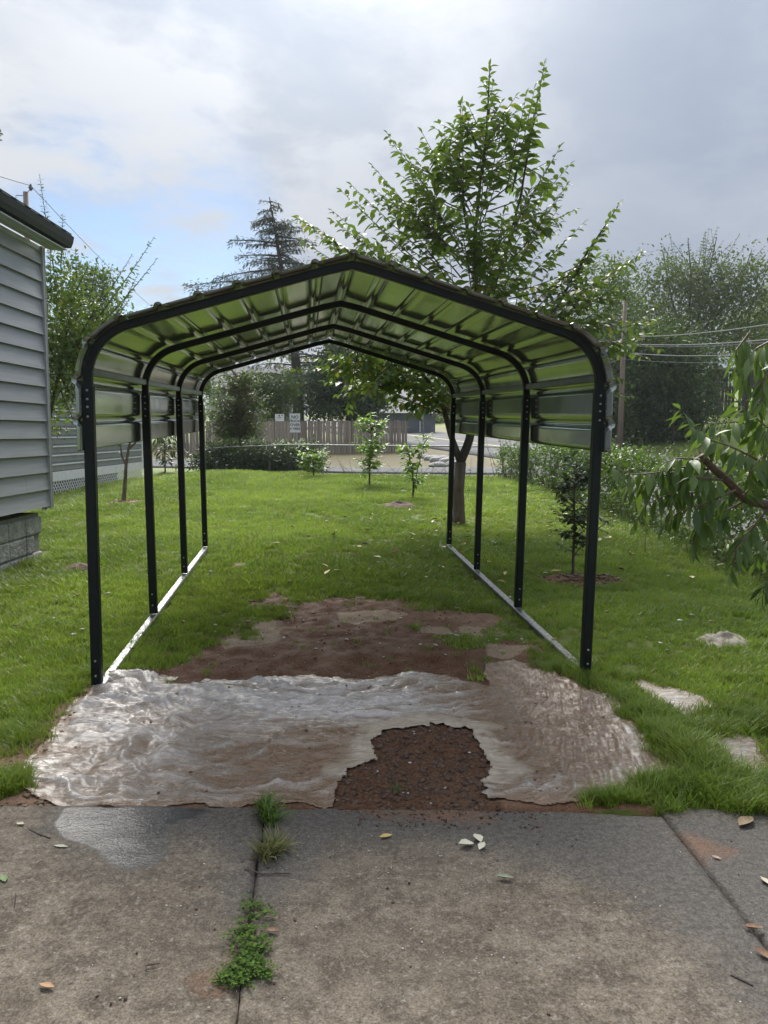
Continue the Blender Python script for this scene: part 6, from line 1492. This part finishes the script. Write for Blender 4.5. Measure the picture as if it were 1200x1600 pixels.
def make_grass():
    rg = np.random.default_rng(99)
    col = bpy.data.collections.new('grass_clumps')
    for k in range(6):
        me = blade_mesh('grass_clump', rg, 26, .030, .068, .055, .0048, .75, MAT['grass']) if k < 5 else blade_mesh('grass_clump', rg, 22, .02, .045, .06, .011, .9, MAT['grass'], 2)
        o = bpy.data.objects.new('grass_clump', me); col.objects.link(o)
    col2 = bpy.data.collections.new('tall_grass_clumps')
    for k in range(4):
        o = bpy.data.objects.new('tall_grass_clump', blade_mesh('tall_grass_clump', rg, 24, .05, .135, .05, .0056, 1.0, MAT['grass'])); col2.objects.link(o)
    P = []; S = []; Tn = []
    def zone(x0, x1, y0, y1, dens, sc, clipf=None):
        n = int((x1 - x0) * (y1 - y0) * dens); p = np.stack([rg.uniform(x0, x1, n), rg.uniform(y0, y1, n)], 1)
        # only inside a generous view wedge
        k = (np.abs(p[:, 0]) < 0.56 * p[:, 1] + 0.35)
        p = p[k]; x, y = p[:, 0], p[:, 1]
        soil = soil_amount(x, y); nz = vnoise(x, y, 7, 55, 3)
        k = (rg.random(len(p)) > np.clip(soil * 1.55 - 0.12 + nz * .30, 0, 0.985)) & (sdist(SHEET, x, y) < -0.015)
        if y0 < 6:
            for s_ in SCRAPS: k &= sdist(s_, x, y) < 0.02
        k &= (y > EDGE_Y + 0.02) & (y > np.where(x > 1.1, 2.98, 0) ) & (x < 4.5) & ~((x < -3.98) & (y < 9.2)) & ~((x < -7.75))
        k &= ~(inpoly(np.array(FENCE_B + [(-14, 30), (-14, 60), (20, 60), (20, 20)]), x, y))
        p = p[k]; x, y = p[:, 0], p[:, 1]
        t_ = np.clip(.5 + .60 * vnoise(x, y, .7, 66, 3) + .30 * vnoise(x, y, 3.5, 67, 3) + rg.normal(0, .10, len(p)), 0, 1)
        hs = (1 + .30 * vnoise(x, y, 1.2, 68, 3)) * rg.uniform(.75, 1.25, len(p)) * sc * (1 - .45 * np.clip(soil_amount(x, y), 0, 1))
        P.append(np.stack([x, y, ground_h(x, y)], 1)); S.append(np.clip(hs, .4, 3)); Tn.append(t_)
    zone(-5, 5, 2.9, 5.2, 620, 0.95); zone(-5.5, 5, 5.2, 8, 480, 1.0); zone(-8, 5, 8, 12, 240, 1.2); zone(-9, 5, 12, 17, 130, 1.45); zone(-9, 5, 17, 27, 80, 1.7)
    def emit(name, P, S, Tn, colx, label):
        me = bpy.data.meshes.new(name); me.vertices.add(len(P)); me.vertices.foreach_set('co', P.astype(np.float32).ravel())
        for nm, v in (('size', S), ('tint', Tn), ('turn', rg.uniform(0, 6.283, len(P)))):
            a = me.attributes.new(nm, 'FLOAT', 'POINT'); a.data.foreach_set('value', np.asarray(v, np.float32))
        ob = link(name, me, kind='stuff', label=label)
        ng = bpy.data.node_groups.new(name + '_instances', 'GeometryNodeTree'); ng.interface.new_socket('Geometry', in_out='INPUT', socket_type='NodeSocketGeometry'); ng.interface.new_socket('Geometry', in_out='OUTPUT', socket_type='NodeSocketGeometry')
        N = ng.nodes.new; gi, go = N('NodeGroupInput'), N('NodeGroupOutput'); ip = N('GeometryNodeInstanceOnPoints'); ci = N('GeometryNodeCollectionInfo'); ci.inputs['Collection'].default_value = colx; ci.inputs['Separate Children'].default_value = True; ci.inputs['Reset Children'].default_value = True
        na = []
        for nm in ('size', 'turn'):
            q = N('GeometryNodeInputNamedAttribute'); q.data_type = 'FLOAT'; q.inputs['Name'].default_value = nm; na.append(q)
        cx = N('ShaderNodeCombineXYZ'); ng.links.new(na[1].outputs['Attribute'], cx.inputs[2]); ng.links.new(gi.outputs[0], ip.inputs['Points']); ng.links.new(ci.outputs[0], ip.inputs['Instance'])
        ip.inputs['Pick Instance'].default_value = True; ng.links.new(cx.outputs[0], ip.inputs['Rotation']); ng.links.new(na[0].outputs['Attribute'], ip.inputs['Scale']); ng.links.new(ip.outputs[0], go.inputs[0])
        md = ob.modifiers.new('instances', 'NODES'); md.node_group = ng
    P, S, Tn = np.concatenate(P), np.concatenate(S), np.concatenate(Tn); emit('lawn_grass', P, S, Tn, col, 'short green lawn grass')
    print('grass clumps', len(P))
    # longer, wilder grass: round the sheet, on its right, at the house foot and along the rails
    T = []
    def tuft(px, py, rx, ry, n, sc=1.0):
        n = int(n * 0.8)
        c = G(px, py); e = G(px + rx, py); f_ = G(px, py - ry); a, b = abs(e.x - c.x), abs(f_.y - c.y)
        q = rg.normal(0, .5, (n, 2)) * [a, b] + [c.x, c.y]; T.append(np.c_[q, np.full(n, sc)])
    for t_ in [(1090, 1190, 45, 25, 150, .95), (1060, 1230, 80, 18, 130, .75), (1150, 1240, 70, 22, 150, .8), (960, 1250, 50, 9, 120, .55), (1030, 1150, 30, 18, 100, .7), (1080, 1140, 60, 10, 110, .7), (1180, 1130, 40, 18, 90, .7), (1000, 1115, 40, 14, 110, .7), (970, 1085, 30, 14, 70, .6),
               (880, 1045, 50, 12, 110, .6), (1050, 1275, 16, 12, 40, .6), (12, 1225, 26, 22, 110, .75), (30, 1150, 40, 40, 120, .6), (75, 1090, 40, 30, 90, .6), (230, 1070, 30, 6, 45, .45), (200, 1060, 14, 8, 20, .4), (20, 885, 40, 8, 60, .8), (60, 880, 20, 6, 30, .7), (850, 1010, 40, 20, 60, .5), (1190, 1270, 40, 10, 70, .7),
               (150, 1050, 20, 10, 40, .6), (915, 1040, 18, 8, 40, .7), (1120, 1215, 40, 12, 90, .8), (985, 1060, 40, 8, 60, .6)]: tuft(*t_)
    T = np.concatenate(T); x, y = T[:, 0], T[:, 1]; k = (y > EDGE_Y - 0.02) | (x > 1.05); k &= (sdist(SHEET, x, y) < 0.05) & (y > 2.95)
    for s_ in SCRAPS: k &= sdist(s_, x, y) < 0.03
    T = T[k]; x, y = T[:, 0], T[:, 1]; emit('tall_grass', np.stack([x, y, ground_h(x, y) if True else x], 1) * [1, 1, 1], T[:, 2] * rg.uniform(.7, 1.2, len(T)), np.clip(.45 + rg.normal(0, .2, len(T)), 0, 1), col2, 'longer wild grass tufts round the torn sheet')
    # dry bank grass beyond the side street, and on the bank across the road
    n = 5200; x = rg.uniform(-12, 5, n); y = rg.uniform(30.5, 41, n)
make_grass()

# weeds growing out of the driveway joint
def weed(name, label, pts, m, kind, n, hmin, hmax, seed, cat='weed'):
    rg = np.random.default_rng(seed); P = [G(*p) for p in pts]; P = [Vector((p.x, p.y, -0.004)) for p in P]; o = P[len(P) // 2]; root = empty(name, o, label, cat)
    LV = Leaves(); st = MB()
    for k in range(n):
        i = rg.uniform(0, len(P) - 1.001) if len(P) > 1 else 0; a = int(i); b_ = P[a].lerp(P[min(a + 1, len(P) - 1)], i - a) if len(P) > 1 else P[0]; b_ = np.array(b_) + np.array([rg.normal(0, .014), rg.normal(0, .010), 0])
        az = rg.uniform(0, 6.283); L_ = rg.uniform(hmin, hmax); out = rg.uniform(.5, 1.0)
        if kind == 'grass':
            e = b_ + np.array([math.cos(az) * L_ * out, math.sin(az) * L_ * out, L_ * math.sqrt(max(.05, 1 - out * out)) * .9 + .006]); pts_ = curve(b_, e, sag=.18, n=5)
            w_ = .0030 * rg.uniform(.7, 1.3); s_ = np.array([-math.sin(az), math.cos(az), 0]); o_ = len(st.v)
            for q in range(5): ww = w_ * (1 - (q / 4) ** 2 * .9); st.v += [tuple(pts_[q] - s_ * ww), tuple(pts_[q] + s_ * ww + np.array([0, 0, .0015]))]
            st.f += [(o_ + 2 * q, o_ + 2 * q + 1, o_ + 2 * q + 3, o_ + 2 * q + 2) for q in range(4)]
        else:
            e = b_ + np.array([math.cos(az) * L_ * out, math.sin(az) * L_ * out * .8, L_ * .30 + .004]); pts_ = curve(b_, e, sag=.2, n=5); st.tube(pts_, [.0014, .0012, .001, .0008, .0006], 4, caps=False); shoot_leaves(LV, pts_, rg, .010, .017, start=.15, droop=.0, wide=1.5, pairs=True)
    if kind == 'grass': o2 = st.mesh('blades', m[0]); at_ = o2.attributes.new('tint', 'FLOAT', 'POINT'); at_.data.foreach_set('value', np.repeat(rg.random(len(o2.vertices) // 10), 10).astype(np.float32)); link('blades', o2, root, -o, kind='stuff')
    else: st.build('stems', MAT['twig'], root, kind='stuff').location = -o; LV.build(root, o, 'small', m, name='leaves', seed=seed)
leafpair('weedgrass', (0.055, 0.12, 0.015), (0.17, 0.25, 0.05), trans=.3); leafpair('strawgrass', (0.09, 0.14, 0.03), (0.34, 0.27, 0.13), trans=.3, rough=.6); leafpair('clover', (0.05, 0.11, 0.02), (0.12, 0.20, 0.03), trans=.25, rough=.7, spec=.15)
weed('grass_tuft', 'green grass tuft in the driveway joint touching the sheet edge', [(425, 1290), (418, 1272), (412, 1262)], LEAF['weedgrass'], 'grass', 190, .04, .105, 61)
weed('grass_tuft', 'straw tipped grass tuft in the driveway joint, below the green one', [(414, 1345), (425, 1330), (432, 1325)], LEAF['strawgrass'], 'grass', 170, .04, .115, 62)
weed('creeping_weed', 'small leaved creeping weed spreading along the driveway joint', [(402, 1415), (398, 1440), (395, 1465), (390, 1490), (385, 1510), (380, 1525), (378, 1535)], LEAF['clover'], 'clover', 75, .03, .10, 63)
weed('creeping_weed', 'low patch of creeping weed at the bottom end of the joint weeds', [(355, 1535), (372, 1532), (398, 1525), (415, 1515)], LEAF['clover'], 'clover', 60, .03, .08, 64)
weed('grass_sprout', 'tiny green sprout in the dug earth of the torn opening', [(615, 1238), (620, 1236)], LEAF['weedgrass'], 'grass', 22, .02, .06, 65)

# ================================================================ FALLEN LEAVES, TWIGS
def leaf_mesh(name, m, curl, wide=1.0, kind='oval'):
    v, f = PROTO[kind]; v = v.copy(); v[:, 0] *= wide; t = v[:, 1] - .5; v[:, 2] = np.abs(v[:, 0]) * curl + curl * t * t * .5; v[:, 1] -= .5
    return npmesh(name, v, f, m)
def solid(name, c1, c2): return m_simple(name, c1, c2, 14, .6)
YL = [leaf_mesh('fallen_leaf', solid('leaf_yellow', (.42, .31, .05), (.50, .38, .10)), .5), leaf_mesh('fallen_leaf', solid('leaf_ochre', (.34, .18, .04), (.42, .25, .07)), .7), leaf_mesh('fallen_leaf', solid('leaf_pale', (.42, .38, .20), (.50, .46, .28)), .4), leaf_mesh('fallen_leaf', solid('leaf_brown', (.10, .06, .035), (.17, .10, .06)), .8)]
def lay(me, p, s, rz, label, group=None, tilt=0.15, up_=0.004):
    o = link('fallen_leaf', me, loc=(p.x, p.y, p.z + up_), label=label, cat='fallen leaf', group=group); o.scale = (s, s, s); o.rotation_euler = (random.uniform(-tilt, tilt), random.uniform(-tilt, tilt), rz); return o
def fallen():
    rg = np.random.default_rng(15)
    kinds = ['small yellow fallen leaf on the lawn near the tall tree', 'small orange brown fallen leaf on the lawn near the tall tree', 'small pale fallen leaf on the lawn near the tall tree', 'small dark fallen leaf on the lawn near the tall tree']
    for k in range(110):
        x = rg.normal(1.5, 1.3); y = rg.normal(10.4, 1.5)
        if y < 6.5 or abs(x) > 4: continue
        i = int(rg.choice(4, p=[.38, .22, .28, .12])); z = float(ground_h(x, y)); lay(YL[i], Vector((x, y, z)), rg.uniform(.07, .13), rg.uniform(0, 6.28), kinds[i], 'leaves fallen under the tall tree', .3, .045)
    scatter_bits('leaf_scraps', 'tiny dry leaf scraps scattered over the lawn', 260, lambda r, n: np.stack([r.uniform(-3, 4, n), r.uniform(5.2, 13, n)], 1), .006, .035, MAT['leafbit'], 21, flat=.3, zfun=lambda x, y: ground_h(x, y) + .025)
    scatter_bits('leaf_scraps', 'tiny pale leaf scraps scattered over the lawn', 200, lambda r, n: np.stack([r.uniform(-3, 4, n), r.uniform(5.2, 13, n)], 1), .005, .028, MAT['bit'], 22, flat=.3, zfun=lambda x, y: ground_h(x, y) + .03)
    d = lambda px, py: Vector((G(px, py).x, G(px, py).y, 0.001))
    mk = lambda c1, c2, curl, wide=1.0, kind='oval': leaf_mesh('fallen_leaf', solid('leaf_tone', c1, c2), curl, wide, kind)
    cream = mk((.55, .52, .36), (.66, .63, .48), .55, 1.5)
    for (px, py, s, rz, lb) in [(728, 1323, .065, 1.9, 'left cream leaf half of the split leaf on the driveway'), (746, 1314, .060, .3, 'upper right cream leaf half of the split leaf on the driveway'), (753, 1326, .045, -.6, 'lower right small cream scrap of the split leaf on the driveway')]: lay(cream, d(px, py), s, rz, lb, 'cream split leaf on the driveway', .3, .008)
    lay(mk((.20, .24, .14), (.30, .33, .22), .9, .8), d(788, 1375), .065, 1.35, 'curled grey green leaf below the cream split leaf', None, .1, .006)
    lay(mk((.48, .34, .08), (.55, .42, .15), .4), d(603, 1309), .055, -1.2, 'small yellow leaf on the wet driveway between the weeds and the cream leaf', None, .1, .005)
    lay(mk((.38, .37, .28), (.48, .47, .36), .4, .7), d(95, 1325), .060, 1.4, 'pale narrow leaf left of the puddle', None, .1, .005)
    lay(mk((.38, .20, .09), (.47, .27, .13), .5), d(73, 1544), .050, 1.3, 'orange tan leaf on dry concrete at bottom left', None, .1, .005)
    br = mk((.20, .11, .06), (.30, .18, .10), .8)
    lay(br, d(1176, 1454), .062, 1.5, 'brown curled leaf beside the right driveway joint', None, .1, .006); lay(br, d(1192, 1495), .062, .6, 'brown leaf at the right edge, below the other brown one', None, .2, .006)
    lay(mk((.50, .44, .30), (.58, .52, .38), .5), d(1196, 1380), .055, .2, 'pale tan leaf on the wet slab at the right edge', None, .1, .005); lay(mk((.40, .28, .18), (.5, .36, .24), .5), d(1119, 1342), .035, 1, 'small tan leaf on the rusty stain right', None, .1, .004)
    lay(br, d(425, 1458), .050, 1.4, 'brown leaf right of the creeping weed', None, .1, .005); lay(mk((.5, .45, .33), (.6, .54, .42), .4), d(32, 1290), .045, 1.1, 'pale tan leaf at the litter edge at left', None, .2, .006)
    lay(mk((.10, .17, .05), (.16, .24, .08), .4), d(6, 1376), .06, .6, 'green leaf on the concrete at the left edge', None, .1, .005); lay(mk((.24, .17, .09), (.33, .24, .14), .6), d(1165, 1288), .12, 2.3, 'large brown leaf at the grass edge on the right slab', None, .06, .004)
    tw = lambda pts, r_, lb: (lambda P: (lambda m: m.build('twig', MAT['barkdark'], loc=P[0], label=lb, cat='twig'))((lambda m: (m.tube([p - P[0] for p in P], r_, 5), m)[1])(MB())))([d(*p) + Vector((0, 0, .005)) for p in pts])
    tw([(1142, 1526), (1158, 1534), (1176, 1543)], [.004, .0045, .003], 'short grey twig at the bottom right of the driveway'); tw([(382, 1360), (410, 1368), (455, 1367)], [.002, .003, .002], 'thin dark twig across the driveway joint under the straw tuft')
    tw([(45, 1298), (62, 1306), (79, 1312)], [.002, .003, .002], 'thin dark twig by the litter at the left slab corner'); tw([(22, 1422), (24, 1408), (25, 1398)], [.002, .0025, .002], 'small upright lying twig on the left slab'); tw([(250, 1518 - 10), (228, 1512), (230, 1522)], [.0018, .0022, .0015], 'tiny bent twig on the left slab')
    for (px, py, lb) in [(740, 1240, 'white plastic scrap in the dug earth')]: pass
fallen()
def lawn_lumps():
    rg = np.random.default_rng(19)
    for (px, py, s, lb, mk) in [(622, 793, .30, 'dark lump of dug earth on the far lawn', MAT['clod']), (130, 888, .16, 'dark lump of earth beside the front left post', MAT['clod']), (1130, 1003, .16, 'low stony lump with pale chips in the right lawn', m_simple('stony_lump', (.16, .13, .10), (.40, .36, .30), 25, .9))]:
        p = G(px, py); X, Y = np.meshgrid(np.linspace(-1, 1, 22), np.linspace(-1, 1, 22)); r_ = np.hypot(X, Y); Z = np.clip(1 - r_ ** 2, -.2, 1) * .30 + .22 * vnoise(X, Y, 2.6, int(px), 4) * np.clip(1.1 - r_, 0, 1)
        I = np.arange(22 * 22).reshape(22, 22); Fq = np.stack([I[:-1, :-1].ravel(), I[:-1, 1:].ravel(), I[1:, 1:].ravel(), I[1:, :-1].ravel()], 1); V = np.stack([X.ravel() * s * 1.2, Y.ravel() * s, Z.ravel() * s], 1); link('earth_lump', npmesh('earth_lump', V, Fq, mk), loc=p + Vector((0, 0, .01)), label=lb, cat='earth lump')
lawn_lumps()
